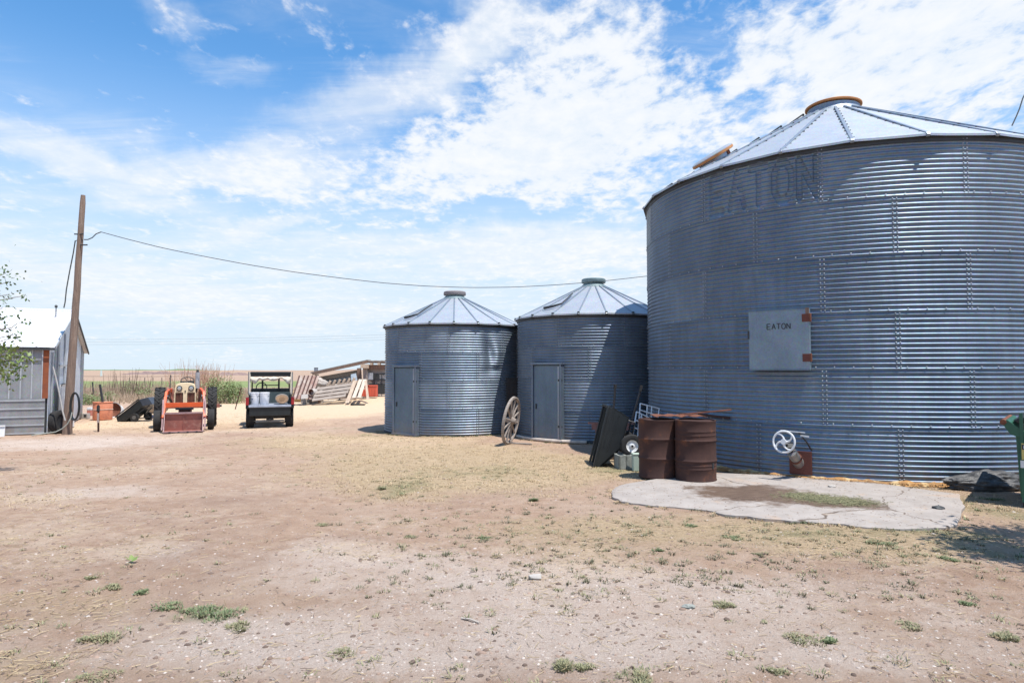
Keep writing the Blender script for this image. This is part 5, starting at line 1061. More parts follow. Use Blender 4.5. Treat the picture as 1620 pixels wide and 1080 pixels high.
slab('small pale rectangular board between roofing sheets and pipe', ((476, 631), (487, 630), (487, 623), (477, 624)), 31.2, 31.3, .05, m_concrete, 'board', 'board')
g0 = PJ(494, 620, 31.6); o = thing('rusty_pipe', 'short wide rusty pipe lying open end towards the viewer in the junk pile', 'pipe', (g0.x, 31.4, g0.z), rot=(R(90), 0, R(-14)))
MB().lathe([(.145, 0), (.155, 0), (.155, -.9), (.145, -.9), (.145, 0)], 24, close=False).build('pipe_wall', m_concrete, o, smooth=True); MB().lathe([(.146, -.02), (.10, -.3), (0, -.32)], 20, close=False).build('pipe_inside', m_rust, o)
for k, (x, y, r_, c_) in enumerate(((506, 606, .3, m_stone), (497, 613, .26, m_stone), (491, 633, .15, m_stone), (480, 607, .28, m_concrete))):
    q = PJ(x, y, 32.3 + .1 * k); mb = MB().ball((0, 0, 0), r_, 3, .5, (1.2, .8, .75), k * 3 + 1); o = mb.build('sack', c_, smooth=True, loc=q); tag(o, ['pale lumpy sack on top of the timber pile by the lean-to', 'grey sack slumped left end of the timber pile', 'small pale stone at the lower left end of the timber pile', 'grey lump of rubble among the boards behind the pipe'][k], ['sack', 'sack', 'stone', 'rubble'][k])
    MB().box(Vector((0, .1, -q.z / 2 - .05)), (r_ * .9, r_ * .5, max(.05, q.z))).build('pile_underneath', m_concrete, o)
# pallets: slatted, leaning back
def pallet(label, corners, Y0, Y1, nsl, mat, horizontal=True, blocks=False):
    bl, br, tr_, tl = [Vector(p) for p in corners]; o = thing('pallet', label, 'pallet', (PJ(bl.x, bl.y, Y0).x, Y0, 0), 0, 'wooden pallets')
    def q(u, v, off=0):
        p = bl.lerp(br, u).lerp(tl.lerp(tr_, u), v); return PJ(p.x, p.y, Y0 + (Y1 - Y0) * v + off) - o.location
    for i in range(nsl):
        v0 = i / nsl + .02; v1 = (i + .78) / nsl; m_ = (v0 + v1) / 2
        if horizontal: a, b_, w_ = q(0, m_), q(1, m_), (q(.5, v1) - q(.5, v0)).length
        else: a, b_, w_ = q(m_, 0), q(m_, 1), (q(v1, .5) - q(v0, .5)).length
        upv = (q(0, 1) - q(0, 0)) if horizontal else (q(1, 0) - q(0, 0))
        MB().bar(a, b_, .025, w_, upv.normalized()).build('slat', mat, o)
    for u in (.04, .5, .96):
        if horizontal: MB().bar(q(u, 0, .07), q(u, 1, .07), .09, .05).build('stringer', mat, o)
        else: MB().bar(q(0, u, .07), q(1, u, .07), .05, .09).build('stringer', mat, o)
    return o
pallet('long grey pallet of wide horizontal boards lying in front of the lean-to', ((493, 635), (545, 628), (562, 604), (502, 612)), 31.0, 31.9, 4, m_woodx)
pk_ = thing('rail_section', 'pale section of fence rail with short stubs on top of the long pallet', 'fence rail', (PJ(540, 610, 32.2).x, 32.2, 0))
def LR(x, y, Y=32.2): return PJ(x, y, Y) - pk_.location
MB().bar(LR(506, 612), LR(566, 604), .06, .14).build('rail', m_woodpale, pk_)
for i in range(6): MB().bar(LR(519 + i * 7.6, 610 - i * .9), LR(523 + i * 7.6, 602 - i * .9), .10, .10).build('rail_stub', m_woodpale, pk_)
MB().bar(LR(505, 640, 32.3), LR(505, 612, 32.3), .1).build('support', m_woodbrown, pk_); MB().bar(LR(562, 634, 32.3), LR(562, 604, 32.3), .1).build('support', m_woodbrown, pk_)
pallet('narrow pale pallet of upright slats leaning at the right end of the pile', ((556, 629), (573, 629), (581, 600), (568, 600)), 30.9, 31.6, 2, M('bright_lumber', (.62, .52, .42), .85, 0, (.5, .41, .33), 4, stretch=(3, 3, .5)), False)
slab('tan plank leaning left of the narrow pale pallet', ((546, 637), (552, 637), (565, 601), (559, 602)), 30.8, 31.6, .05, m_woodpale); slab('tan plank leaning just right of the narrow pale pallet', ((580, 632), (584, 632), (580, 602), (577, 602)), 31.0, 31.5, .05, m_woodpale)
q = PJ(568, 632, 30.8); o = thing('black_crate', 'low black box under the foot of the narrow pale pallet', 'box', (q.x, 30.7, 0)); MB().box((0, 0, .07), (.62, .3, .13)).build('box_body', m_black, o, bevel=.01); MB().box((-.32, 0, .09), (.06, .2, .18)).build('box_end', m_trim, o)
g0 = G(535, 637); o = thing('scrap_metal', 'dark blue grey scrap with a bent hoop in front of the long pallet', 'scrap', (g0[0], g0[1], 0)); MB().tube([(-.12 + .16 * math.cos(i * PI / 8), .0 + .1 * math.sin(i * PI / 8), .08 + .07 * math.sin(i * PI / 8 + 1)) for i in range(16)], .018, 6, closed=True).build('hoop', m_blacksteel, o); MB().box((.2, .1, .1), (.45, .3, .16), rz(.3)).build('scrap_plate', M('blue_scrap', (.08, .09, .12), .6), o, bevel=.02); MB().bar((.0, 0, .1), (.12, .1, .3), .04).build('scrap_bar', m_woodbrown, o)
slab('pale blue grey sheet standing among the boards by the lean-to post', ((556, 606), (566, 605), (563, 590), (555, 592)), 32.6, 32.8, .04, M('pale_blue_sheet', (.36, .41, .46), .7), 'sheet', 'sheet')
# yellowish hay heap between
q = PJ(484, 592, 36); tag(MB().ball((0, 0, .3), .55, 3, .4, (1.3, .8, 1.2), 4).build('hay_heap', M('straw_heap', (.48, .34, .17), .95, 0, (.36, .25, .13), 9, .8, 40), smooth=True, loc=(q.x, 36, 0)), 'yellowish straw heap behind the roofing sheets', 'hay heap')
# ------------------------------------------------------------------ vegetation
def leafmat(name, c1, c2, rough=.6):
    m = M(name, c1, rough, 0, c2, 9); b_ = m.node_tree.nodes['Principled BSDF']; b_.inputs['Transmission Weight'].default_value = 0; b_.inputs['Subsurface Weight'].default_value = 0
    return m
m_leaf = leafmat('leaf_green', (.065, .12, .045), (.10, .16, .05)); m_leaflight = leafmat('leaf_light', (.13, .19, .05), (.20, .25, .07)); m_weed = leafmat('weed_green', (.15, .21, .075), (.22, .26, .11)); m_weeddry = leafmat('weed_dry', (.46, .34, .24), (.33, .25, .17)); m_reed = leafmat('dead_reed', (.40, .21, .14), (.46, .31, .21))
def quads_obj(name, centers, dirs, ups, L_, W_, mat, parent=None, curl=0.0):
    """many small leaf faces: each a folded pair of triangles made as a 4-corner leaf"""
    n = len(centers); s = np.cross(dirs, ups); s /= np.linalg.norm(s, axis=1)[:, None] + 1e-9
    L_ = np.broadcast_to(L_, (n,))[:, None]; W_ = np.broadcast_to(W_, (n,))[:, None]
    V = np.stack([centers, centers + dirs * L_ * .5 + s * W_ * .5, centers + dirs * L_ + ups * L_ * curl, centers + dirs * L_ * .5 - s * W_ * .5], 1).reshape(-1, 3)
    return np_mesh(name, V, np.arange(4 * n).reshape(n, 4), mat, parent, False)
def unit(n):
    v = rng.normal(size=(n, 3)); return v / np.linalg.norm(v, axis=1)[:, None]
def bush(name, label, c, rx, ry, h, n, leaf, mat, group=None, cat='bush', clumps=26):
    o = thing(name, label, cat, (c[0], c[1], 0), 0, group); mb = MB()
    cc = unit(clumps) * rng.uniform(.35, .95, (clumps, 1)); cc[:, 2] = np.abs(cc[:, 2])
    cc = cc * np.array([rx, ry, h * .9]) + np.array([0, 0, h * .06]); w_ = rng.dirichlet(np.ones(clumps) * 4); ids = rng.choice(clumps, n, p=w_)
    p = cc[ids] + rng.normal(size=(n, 3)) * np.array([rx, ry, h]) * .17; p[:, 2] = np.abs(p[:, 2]) + .01
    d = unit(n); d[:, 2] = np.abs(d[:, 2]) * .8; d /= np.linalg.norm(d, axis=1)[:, None]
    quads_obj('leaves', p, d, unit(n), rng.uniform(.6, 1.4, n) * leaf, leaf * .45, mat, o)
    for i in range(0, clumps): mb.tube([(0 + cc[i][0] * .15, cc[i][1] * .15, 0), tuple(cc[i] * .6), tuple(cc[i])], [.012, .008, .004], 4)
    k_ = mb.build('stems', m_weeddry, o); k_['kind'] = 'stuff'; return o
def Gp(x, y): g = G(x, y); return (g[0], g[1])
# green bushes behind the clutter
bush('bush', 'low green bush right of the metal shed behind the pole', Gp(141, 640), .8, .5, .65, 1000, .09, m_weed, 'weedy bushes behind the yard')
bush('bush', 'small green bush behind the orange barrel', Gp(170, 635), .7, .5, .5, 600, .09, m_weed, 'weedy bushes behind the yard')
bush('bush', 'green weedy bush behind the hay mound and trailer', Gp(203, 630), .8, .7, .95, 1200, .09, m_weed, 'weedy bushes behind the yard')
bush('bush', 'green weedy bush just left of the tractor wheel', Gp(228, 632), .7, .6, .7, 900, .09, m_weed, 'weedy bushes behind the yard')
bush('bush', 'large leafy green bush just right of the tractor', Gp(347, 638), 1.15, .8, 1.2, 3600, .10, m_weed, 'weedy bushes behind the yard')
bush('bush', 'small green bush left of the utility vehicle', Gp(378, 632), .35, .4, .9, 700, .08, m_weed, 'weedy bushes behind the yard')
# reeds
def reeds(name, label, x0, x1, Y0, Y1, n, h, mat, lean_=.12, th=.010):
    x = rng.uniform(x0, x1, n); y = rng.uniform(Y0, Y1, n); hh = rng.uniform(.55, 1.0, n) * h; a = rng.normal(size=(n, 2)) * lean_; nk = 3
    V = []; Q = []; wv_ = rng.uniform(.6, 1.5, n) * th; cs = rng.uniform(0, PI, n); nb_ = 0
    P0 = np.stack([x, y, np.zeros(n)], 1); P1 = P0 + np.stack([a[:, 0] * hh * .4, a[:, 1] * hh * .4, hh * .5], 1); P2 = P0 + np.stack([a[:, 0] * hh, a[:, 1] * hh, hh], 1)
    off1 = np.stack([wv_, wv_ * 0, wv_ * 0], 1); off2 = np.stack([wv_ * -.5, wv_ * .86, wv_ * 0], 1); off3 = -off1 - off2
    V = np.stack([P0 + off1, P0 + off2, P0 + off3, P1 + off1 * .8, P1 + off2 * .8, P1 + off3 * .8, P2 + off1 * .3, P2 + off2 * .3, P2 + off3 * .3], 1).reshape(-1, 3)
    b0 = np.arange(n)[:, None, None] * 9; q = np.array([[0, 1, 4, 3], [1, 2, 5, 4], [2, 0, 3, 5], [3, 4, 7, 6], [4, 5, 8, 7], [5, 3, 6, 8]]); Q = (b0 + q[None]).reshape(-1, 4)
    o = np_mesh(name, V, Q, mat, None, False); kind(o, 'stuff'); return o
xa, xb = P(128, 0, 40)[0], P(250, 0, 40)[0]
reeds('dead_reeds', '', xa, xb, 37, 46, 900, 1.1, m_weeddry, .18, .012)
for k_, (px_, hh_) in enumerate(((190, 1.9), (205, 2.35), (213, 1.9), (225, 2.0), (236, 1.5), (160, 1.5), (246, 1.7))): 
    c_ = P(px_, 0, 38.4)[0]; reeds('dead_reeds', '', c_ - .3, c_ + .3, 38, 38.8, 8, hh_ * .95, M('dark_reed', (.17, .115, .085), .9), .09, .012)
xa, xb = P(322, 0, 37)[0], P(366, 0, 37)[0]; reeds('dead_reeds', '', xa, xb, 35.5, 38, 230, 2.15, m_reed, .17, .012); xa, xb = P(285, 0, 37)[0], P(330, 0, 37)[0]; reeds('dead_reeds', '', xa, xb, 36, 39, 60, 2.5, m_reed, .17, .012)
reeds('dry_grass', '', P(124, 0, 40)[0], P(470, 0, 40)[0], 33, 48, 4200, .55, m_weeddry, .3, .013)

# tree whose branches reach in at the left edge
def branch(mb, a, b_, r0, r1, wob=.05):
    a, b_ = Vector(a), Vector(b_); pts_ = [a.lerp(b_, i / 5) + Vector((rng.normal(), rng.normal(), rng.normal())) * wob * (a - b_).length * (0 if i in (0, 5) else .6) * .5 for i in range(6)]
    mb.tube(pts_, [r0 + (r1 - r0) * i / 5 for i in range(6)], 6); return pts_
YTR = 11.0; bx0 = P(-60, 700, YTR)[0] - .8
tree = thing('tree', 'leafy green tree reaching in at the left edge before the shed', 'tree', (bx0, YTR, 0)); mb = MB(); mb.tube([(0, 0, -.1), (.03, 0, 1.2), (-.05, 0, 2.4), (0, .1, 3.4)], [.16, .13, .10, .05], 10); 
tips = []
def TL(x, y, Y=YTR): v = Vector(P(x, y, Y)); return v - Vector((bx0, YTR, 0))
for (x, y, st) in ((6, 434, 3.0), (14, 446, 3.0), (12, 466, 2.8), (37, 468, 2.8), (5, 486, 2.5), (26, 497, 2.4), (6, 505, 2.4), (10, 520, 2.2), (44, 510, 2.2), (30, 528, 2.1), (18, 535, 2.0), (3, 540, 2.0), (-20, 470, 2.9), (-30, 520, 2.4), (-40, 440, 3.0), (-60, 400, 3.2)):
    e = TL(x, y, YTR + rng.uniform(-.3, .3)); s0 = Vector((0, 0, st - .4)); mid_ = s0.lerp(e, .6) + Vector((0, 0, .10)); branch(mb, s0, mid_, .03, .012); branch(mb, mid_, e, .012, .004); tips.append((e, .06 if x < 26 else .035, 13 if x < 26 else 9))
for (x, y) in ((0, 553), (12, 556), (22, 560), (34, 566), (40, 572), (8, 572), (20, 580), (28, 590), (2, 590), (12, 600), (6, 560), (-10, 570), (-20, 590), (-30, 560)):
    e = TL(x, y, YTR + rng.uniform(-.4, .2)); s0 = Vector((0, 0, 1.7)); mid_ = s0.lerp(e, .5) + Vector((0, 0, .15)); branch(mb, s0, mid_, .02, .008); branch(mb, mid_, e, .008, .003); tips.append((e, .065, -28))
for i in range(60):
    v = unit(1)[0] * np.array([1.3, 1.3, 1.2]); e = Vector((v[0] - .5, v[1], 3.0 + v[2])); 
    if (e + Vector((bx0, 0, 0))).x > P(-30, 400, YTR)[0]: continue
    branch(mb, (0, 0, 2.6), e, .03, .008); tips.append((e, .3, 60))
mb.build('trunk', m_wood, tree, smooth=True)
for (nm, sel, mt_, lf) in (('crown', 1, m_leaf, .065), ('low_sprays', -1, m_leaflight, .075)):
    C_ = [];
    for e, s_, n_ in tips:
        if (n_ > 0) == (sel > 0): C_.append(np.array(e) + rng.normal(size=(abs(n_), 3)) * s_)
    if C_: C_ = np.concatenate(C_); d = unit(len(C_)); quads_obj(nm, C_, d, unit(len(C_)), rng.uniform(.7, 1.3, len(C_)) * lf, lf * .6, mt_, tree, .1)
# shade tree just outside the right edge: only its shadow shows
sx, sy = 5.65, 5.5
tr2 = thing('tree', 'leafy tree just beyond the right edge shading the weedy ground', 'tree', (sx + .9, sy, 0)); mb = MB(); mb.tube([(0, 0, -.1), (.05, 0, 1.2), (-.1, .1, 2.6), (0, 0, 4)], [.15, .12, .09, .04], 10); C_ = []
for i in range(46):
    v = unit(1)[0] * np.array([.95, .95, .8]) * rng.uniform(.5, 1); e = Vector((v[0] - .35, v[1], 3.1 + v[2])); branch(mb, (0, 0, 2.0), e, .03, .008); C_.append(np.array(e) + rng.normal(size=(150, 3)) * .15)
mb.build('trunk', m_wood, tr2, smooth=True); C_ = np.concatenate(C_); d = unit(len(C_)); quads_obj('crown', C_, d, unit(len(C_)), .09, .06, m_leaf, tr2)

# ------------------------------------------------------------------ ground litter
def scatter(n, ylo, yhi, power=1.0, xm=1.1):
    """random ground spots, denser close by so that each distance shows about as many"""
    y = ylo * (yhi / ylo) ** rng.random(n); x = (rng.random(n) * 2 - 1) * y * .84 * xm; return x, y
padw = np.array(dense)
def keep(x, y, on_pad=False):
    k_ = ~inside(dense, x, y) if not on_pad else inside(dense, x, y)
    for (C, r_) in ((CB, RB), (CM, RM), (CL, RL)): k_ &= np.hypot(x - C[0], y - C[1]) > r_ + .03
    return k_
def pebbles(name, n, ylo, yhi, r0, r1, mat, wfun, on_pad=False):
    x, y = scatter(n, ylo, yhi); k_ = keep(x, y, on_pad); x, y = x[k_], y[k_]; w_ = wfun(x, y); k_ = rng.random(len(x)) < w_; x, y = x[k_], y[k_]; n = len(x)
    z = gheight(x, y) if not on_pad else np.full(n, .036); r_ = r0 * (r1 / r0) ** (rng.random(n) ** 2.2); rot = rng.random(n) * 2 * PI; st = rng.uniform(.7, 1.5, n); fl = rng.uniform(.35, .7, n)
    ring = np.array([[math.cos(a), math.sin(a)] for a in np.arange(6) * PI / 3]); Vs = []
    for (sc_k, zz_) in ((1.0, -.25), (.92, .35), (.5, .85)):
        jr = rng.uniform(.8, 1.15, (n, 6)); lx = ring[None, :, 0] * r_[:, None] * st[:, None] * sc_k * jr; ly = ring[None, :, 1] * r_[:, None] * sc_k * jr
        X_ = x[:, None] + lx * np.cos(rot)[:, None] - ly * np.sin(rot)[:, None]; Y_ = y[:, None] + lx * np.sin(rot)[:, None] + ly * np.cos(rot)[:, None]; Z_ = z[:, None] + (zz_ * r_ * fl)[:, None] + 0 * X_; Vs.append(np.stack([X_, Y_, Z_], -1))
    V = np.concatenate(Vs, 1).reshape(-1, 3); q = [[a * 6 + i, a * 6 + (i + 1) % 6, a * 6 + 6 + (i + 1) % 6, a * 6 + 6 + i] for a in (0, 1) for i in range(6)] + [[12, 13, 14, 15], [12, 15, 16, 17]]
    Q = (np.arange(n)[:, None, None] * 18 + np.array(q)[None]).reshape(-1, 4); o = np_mesh(name, V, Q, mat, None, False); kind(o, 'stuff'); return o
def island_color(m, lo, hi):
    """vary colour stone by stone"""
    t_ = m.node_tree; b_ = t_.nodes['Principled BSDF']; g_ = t_.nodes.new('ShaderNodeNewGeometry'); r_ = t_.nodes.new('ShaderNodeValToRGB'); r_.color_ramp.elements[0].color = (*lo, 1); r_.color_ramp.elements[1].color = (*hi, 1)
    t_.links.new(g_.outputs['Random Per Island'], r_.inputs[0]); t_.links.new(r_.outputs[0], b_.inputs['Base Color']); return m
m_peb = island_color(M('pebble', (.4, .3, .3), .9), (.25, .19, .16), (.50, .44, .39)); m_pebd = island_color(M('clod', (.2, .15, .12), .95), (.10, .07, .055), (.34, .24, .185)); m_strawb = island_color(M('straw_bits', (.5, .4, .2), .9), (.26, .18, .10), (.60, .47, .29)); m_grassb = island_color(M('grass_blades', (.1, .1, .1), .7), (.13, .14, .07), (.30, .27, .15)); m_grassg = island_color(M('green_blades', (.1, .1, .1), .7), (.085, .125, .055), (.19, .215, .10)); m_twig = island_color(M('twig', (.1, .1, .1), .9), (.10, .07, .05), (.30, .22, .17))
def wg(x, y): s, d, g, e = masks(x, y); return np.clip(.22 + .9 * g, 0, 1)
pebbles('gravel', 30000, 2.8, 16, .003, .012, m_peb, wg); pebbles('pebbles', 900, 3, 22, .008, .02, m_peb, lambda x, y: np.clip(.3 + wg(x, y) * .5, 0, 1)); pebbles('dirt_clods', 16000, 3, 22, .005, .022, m_pebd, lambda x, y: .6 + 0 * x)
pebbles('pad_grit', 26000, 6, 11, .003, .011, m_pebd, lambda x, y: .35 + 0 * x, True)
def sticks(name, n, ylo, yhi, L0, L1, th, mat, wfun, on_pad=False, zoff=.006, pos=None):
    x, y = scatter(n, ylo, yhi) if pos is None else pos; k_ = keep(x, y, on_pad); x, y = x[k_], y[k_]; k_ = rng.random(len(x)) < wfun(x, y); x, y = x[k_], y[k_]; n = len(x)
    z = (gheight(x, y) if not on_pad else np.full(n, .038)) + rng.uniform(0, .012, n) + zoff * .3; a = rng.random(n) * 2 * PI; l_ = rng.uniform(L0, L1, n); ti = rng.normal(size=n) * .12
    d = np.stack([np.cos(a), np.sin(a), ti], 1); c0 = np.stack([x, y, z], 1); s = np.stack([-np.sin(a), np.cos(a), 0 * a], 1) * (th * rng.uniform(.6, 1.3, n))[:, None]; u_ = np.array([0, 0, 1]) * th
    V = np.stack([c0 + s, c0 - s, c0 + u_ * 1.4, c0 + d * l_[:, None] + s, c0 + d * l_[:, None] - s, c0 + d * l_[:, None] + u_ * 1.4], 1).reshape(-1, 3)
    Q = (np.arange(n)[:, None, None] * 6 + np.array([[0, 1, 4, 3], [1, 2, 5, 4], [2, 0, 3, 5]])[None]).reshape(-1, 4); o = np_mesh(name, V, Q, mat, None, False); kind(o, 'stuff'); return o
def ws(x, y): s, d, g, e = masks(x, y); return np.clip(s * .9 + d * .85 + .08, 0, 1)
sticks('straw_litter', 60000, 3, 26, .02, .09, .0018, m_strawb, ws); sticks('twigs', 1100, 3, 14, .02, .09, .0018, m_twig, lambda x, y: .6 + 0 * x)
pq = [G(1310, 795), G(1345, 799), G(1275, 790)]; w3 = rng.integers(0, 3, 2600); sticks('pad_straw', 0, 7, 10, .02, .08, .0022, m_grassb, lambda x, y: 1 + 0 * x, True, pos=(np.array([p[0] for p in pq])[w3] + rng.normal(size=2600) * .17, np.array([p[1] for p in pq])[w3] + rng.normal(size=2600) * .13))
sticks('pad_litter', 0, 7, 10, .015, .05, .0015, m_twig, lambda x, y: 1 + 0 * x, True, pos=(rng.uniform(1.2, 6.2, 500), rng.uniform(7, 10.2, 500)))
def tufts(name, cx, cy, nb, h, rad, mat, wid=.0035, thing_label=None):
    """grass blades grown from tuft centres"""
    n = len(cx) * nb; ci_ = np.repeat(np.arange(len(cx)), nb); hr = np.broadcast_to(h, (len(cx),))[ci_] * rng.uniform(.35, 1.1, n); rr = np.broadcast_to(rad, (len(cx),))[ci_]
    a = rng.random(n) * 2 * PI; r_ = np.sqrt(rng.random(n)) * rr; x = cx[ci_] + r_ * np.cos(a); y = cy[ci_] + r_ * np.sin(a); z = gheight(x, y) - .003; a2 = a + rng.normal(size=n) * .8; le = rng.uniform(.2, 1.1, n)
    d = np.stack([np.cos(a2) * le, np.sin(a2) * le, np.ones(n) * .8], 1); d /= np.linalg.norm(d, axis=1)[:, None]; c0 = np.stack([x, y, z], 1); s = np.stack([-np.sin(a2), np.cos(a2), 0 * a2], 1) * wid * rng.uniform(.7, 1.3, n)[:, None]
    m1 = c0 + d * hr[:, None] * .6; tp = m1 + (d * .5 + np.stack([np.cos(a2) * .35, np.sin(a2) * .35, -.12 + 0 * a2], 1)) * hr[:, None] * .5
    V = np.stack([c0 + s, c0 - s, m1 - s * .8, m1 + s * .8, tp - s * .2, tp + s * .2], 1).reshape(-1, 3); Q = (np.arange(n)[:, None, None] * 6 + np.array([[0, 1, 2, 3], [3, 2, 4, 5]])[None]).reshape(-1, 4)
    return np_mesh(name, V, Q, mat, None, False)
x, y = scatter(8000, 3.2, 20); k_ = keep(x, y); x, y = x[k_], y[k_]; s, d, g, e = masks(x, y); k_ = rng.random(len(x)) < np.clip(e * 1.0 + d * .25 + .05 + .14 * blob_w(x, y, [(1000, 850, 560, 70, 1), (1480, 900, 300, 110, .8)]), 0, 1) * (1 - .4 * g); x, y = x[k_], y[k_]
kind(tufts('grass', x, y, 22, rng.uniform(.015, .05, len(x)), rng.uniform(.02, .07, len(x)), m_grassb), 'stuff')
x, y = scatter(2600, 3.2, 20); k_ = keep(x, y); x, y = x[k_], y[k_]; s, d, g, e = masks(x, y); k_ = rng.random(len(x)) < np.clip((e - .25) * 1.3, 0, 1); x, y = x[k_], y[k_]
kind(tufts('grass', x, y, 30, rng.uniform(.02, .06, len(x)), rng.uniform(.03, .08, len(x)), m_grassg), 'stuff')
# dry grass mat between the yard and the bins
x, y = scatter(20000, 8, 24); k_ = keep(x, y); x, y = x[k_], y[k_]; s, d, g, e = masks(x, y); k_ = rng.random(len(x)) < np.clip(d * .75 + s * .35, 0, 1); x, y = x[k_], y[k_]
kind(tufts('dry_grass', x, y, 12, rng.uniform(.02, .05, len(x)), .09, m_strawb, .003), 'stuff')
# growth hugging the pad rim and the bin feet
ex = []; 
for i in range(0, len(dense)):
    if rng.random() < .55: ex.append((dense[i][0] + rng.normal() * .03, dense[i][1] + rng.normal() * .03 - .02))
for (C, r_, a0, a1, n_) in ((CM, RM, -85, 30, 90), (CL, RL, -85, 60, 90), (CB, RB, -5, 25, 50), (CB, RB, -85, -62, 40)):
    for i in range(n_): a = R(rng.uniform(a0, a1)); q_ = r_ + .06 + abs(rng.normal()) * .08; ex.append((C[0] + q_ * math.sin(a), C[1] - q_ * math.cos(a)))
ex = np.array(ex); kk_ = rng.random(len(ex)) < .4
kind(tufts('grass', ex[kk_, 0], ex[kk_, 1], 24, .05, .05, m_grassg), 'stuff'); kind(tufts('dry_grass', ex[~kk_, 0], ex[~kk_, 1], 26, .05, .06, m_strawb), 'stuff')
# many small dark sprouts on the trodden ground before the bins
n_ = 1500; px_ = rng.uniform(520, 1560, n_); py_ = rng.uniform(775, 960, n_); wgt = np.clip(1.25 - np.abs(py_ - 850) / 95, .1, 1) * np.clip((px_ - 480) / 300, .15, 1); k_ = rng.random(n_) < wgt * .5; g_ = np.array([G(a, b_) for a, b_ in zip(px_[k_], py_[k_])]); k_ = keep(g_[:, 0], g_[:, 1]); g_ = g_[k_]
m_sprout = island_color(M('sprouts', (.1, .1, .1), .8), (.075, .08, .045), (.20, .18, .11))
kind(tufts('weed_sprouts', g_[:, 0], g_[:, 1], 20, rng.uniform(.015, .05, len(g_)), rng.uniform(.015, .05, len(g_)), m_sprout, .0035), 'stuff')
# weeds one can point at
WEEDS = [(352, 968, .17, .075, 1, 'largest bright green grass patch at lower left of the yard'), (315, 958, .13, .06, 1, 'green grass patch just left of the largest one at lower left'), (262, 956, .11, .05, 1, 'left end of the green grass strip at lower left'), (383, 986, .10, .05, 0, 'right end of the green grass strip at lower left'), (165, 1006, .12, .06, 0, 'olive grass tuft below the strip near the lower left corner'), (225, 933, .055, .04, 1, 'small bright tuft above the green strip at lower left'), (182, 926, .07, .04, 0, 'dull low tuft left of the small bright tuft'), (142, 914, .06, .035, 0, 'low grey green tuft nearest the left edge above the strip'),
         (888, 1052, .085, .07, 0, 'dry spiky tuft at bottom centre of the yard'), (925, 1055, .05, .04, 0, 'small sparse tuft right of the dry spiky tuft'), (1012, 1073, .10, .06, 0, 'tuft cut by the bottom edge right of centre'), (1275, 1010, .11, .05, 0, 'wide olive weed clump at lower right'), (1313, 1011, .05, .04, 1, 'small dark weed right of the wide olive clump'), (1586, 1003, .085, .06, 0, 'spiky weed near the right edge above the corner'), (1440, 985, .09, .035, 0, 'flat dark weed streak at lower right'), (1145, 957, .07, .05, 0, 'pale green weed below the concrete pad, centre right'),
         (1528, 952, .05, .04, 1, 'small dark green weed left of the shade, lower right'), (1200, 877, .05, .03, 0, 'tiny weed pair in the dirt below the pad'), (1092, 832, .07, .04, 1, 'bright green weed just below the left part of the pad'), (765, 850, .08, .035, 1, 'dark green low weed in the middle of the yard'), (843, 790, .05, .10, 1, 'upright little weed left of the concrete pad'), (510, 830, .07, .035, 0, 'grey green weed alone in the dirt left of centre'), (1160, 853, .10, .04, 1, 'green patch under the pad edge, centre right'), (1500, 885, .07, .05, 1, 'dark weed at the border of the shaded ground'), (1042, 871, .06, .04, 1, 'dark weed in the dirt below the pad left end'),
         (604, 772, .06, .09, 0, 'pale upright weed left of the grassy patch'), (1565, 790, .16, .05, 1, 'bright grass in front of the black tarp bundle'), (1398, 862, .14, .05, 1, 'green grass patch below the right part of the pad'), (545, 1035, .09, .035, 0, 'dry tuft at bottom left of centre'), (155, 1068, .10, .04, 0, 'brown tuft cut by the bottom edge at lower left'), (650, 848, .07, .03, 0, 'low weed left of the dark green middle weed'), (1232, 1060, .05, .04, 0, 'small weed near the bottom between centre and right')]
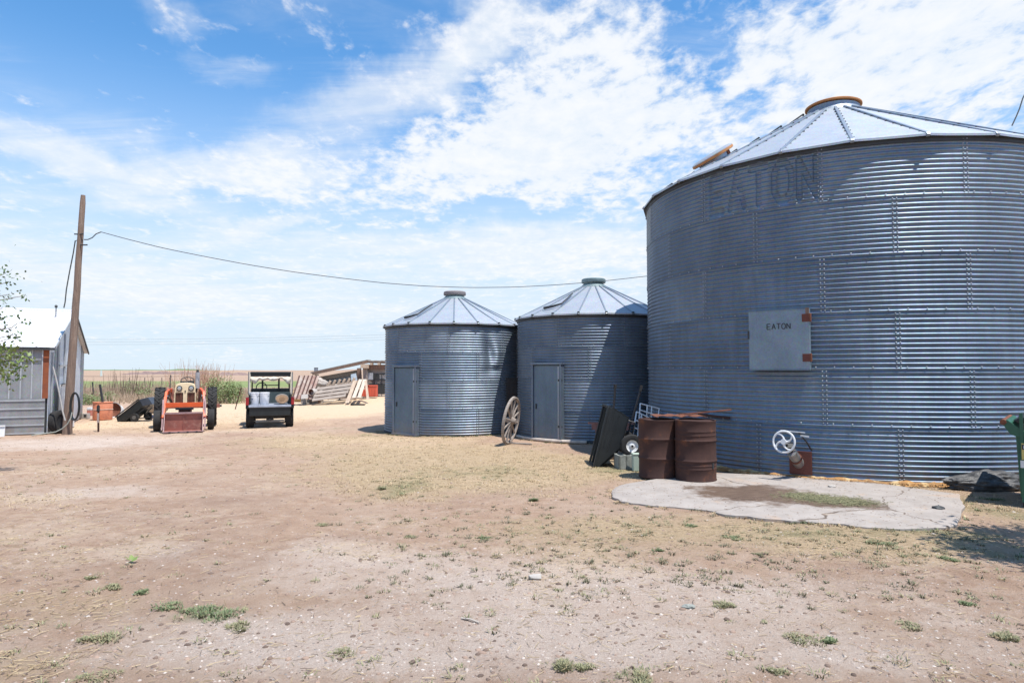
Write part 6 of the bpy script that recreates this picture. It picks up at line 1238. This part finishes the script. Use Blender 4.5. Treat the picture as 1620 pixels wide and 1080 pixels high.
for (px_, py_, rad, hh_, gr_, lab) in WEEDS:
    c_ = G(px_, py_); k_ = 9; aa = rng.random(k_) * 2 * PI; rr = np.sqrt(rng.random(k_)) * rad * .7; xs_ = c_[0] + rr * np.cos(aa) * 1.3; ys_ = c_[1] + rr * np.sin(aa) * 1.2
    xs_ = np.append(xs_, c_[0]); ys_ = np.append(ys_, c_[1])
    o = tufts('weed', xs_, ys_, 46, hh_ * .6, rad * .42, m_grassg if gr_ else m_grassb, .003); tag(o, lab, 'weed')
# loose leaf, stick
c_ = G(207, 891); o = thing('fallen_leaf', 'single yellow green leaf lying on the dirt at left', 'leaf', (c_[0], c_[1], .015), 1.0)
quads_obj('leaf_blade', np.array([[0, 0, 0.], [.02, .01, .005], [0, .0, .01]]), np.array([[1, .2, .3], [.3, 1, .35], [-.6, .3, .5]]), np.array([[0, 0, 1.]] * 3), .07, .05, m_leaflight, o, .2); MB().tube([(0, 0, 0), (-.04, -.02, .004)], .0015, 4).build('leaf_stalk', m_leaflight, o)
a_, b_ = G(730, 980), G(758, 987); tag(MB().tube([(a_[0], a_[1], .012), ((a_[0] + b_[0]) / 2, (a_[1] + b_[1]) / 2 + .006, .018), (b_[0], b_[1], .012)], .007, 6).build('stick', M('pale_stick', (.5, .44, .38), .8), smooth=True), 'pale bare stick lying on the gravel below centre', 'stick')
for k_, (px_, py_, r_, lab) in enumerate(((848, 914, .05, 'flat pale stone in the gravel right of centre'), (1485, 809, .06, 'small dark stone on the right end of the concrete pad'), (1090, 961, .035, 'bluish stone left of the pale green weed'), (1316, 772 + 2, .05, 'pale lump on the pad by the bin wall'))):
    c_ = G(px_, py_); tag(MB().ball((0, 0, 0), r_, 2, .5, (1.2, .8, .5), k_).build('stone', [m_concrete, m_trim, m_blockgrey, m_concrete][k_], smooth=True, loc=(c_[0], c_[1], (.045 if k_ in (1, 3) else .01))), lab, 'stone')
# wood chip line where bark and rust flakes gather along the bin foot
n = 2600; a = np.radians(rng.uniform(-75, 30, n)); r_ = RB + .06 + np.abs(rng.normal(size=n)) * .07; x = CB[0] + r_ * np.sin(a); y = CB[1] - r_ * np.cos(a)
cz = .045 + rng.random(n) * .012; d = unit(n); d[:, 2] *= .25; o = quads_obj('bark_flakes', np.stack([x, y, cz], 1), d, np.tile(np.array([[0, .2, 1.]]), (n, 1)), rng.uniform(.01, .04, n), .014, island_color(M('flakes', (.3, .2, .1), .95), (.16, .08, .035), (.42, .27, .13))); kind(o, 'stuff')
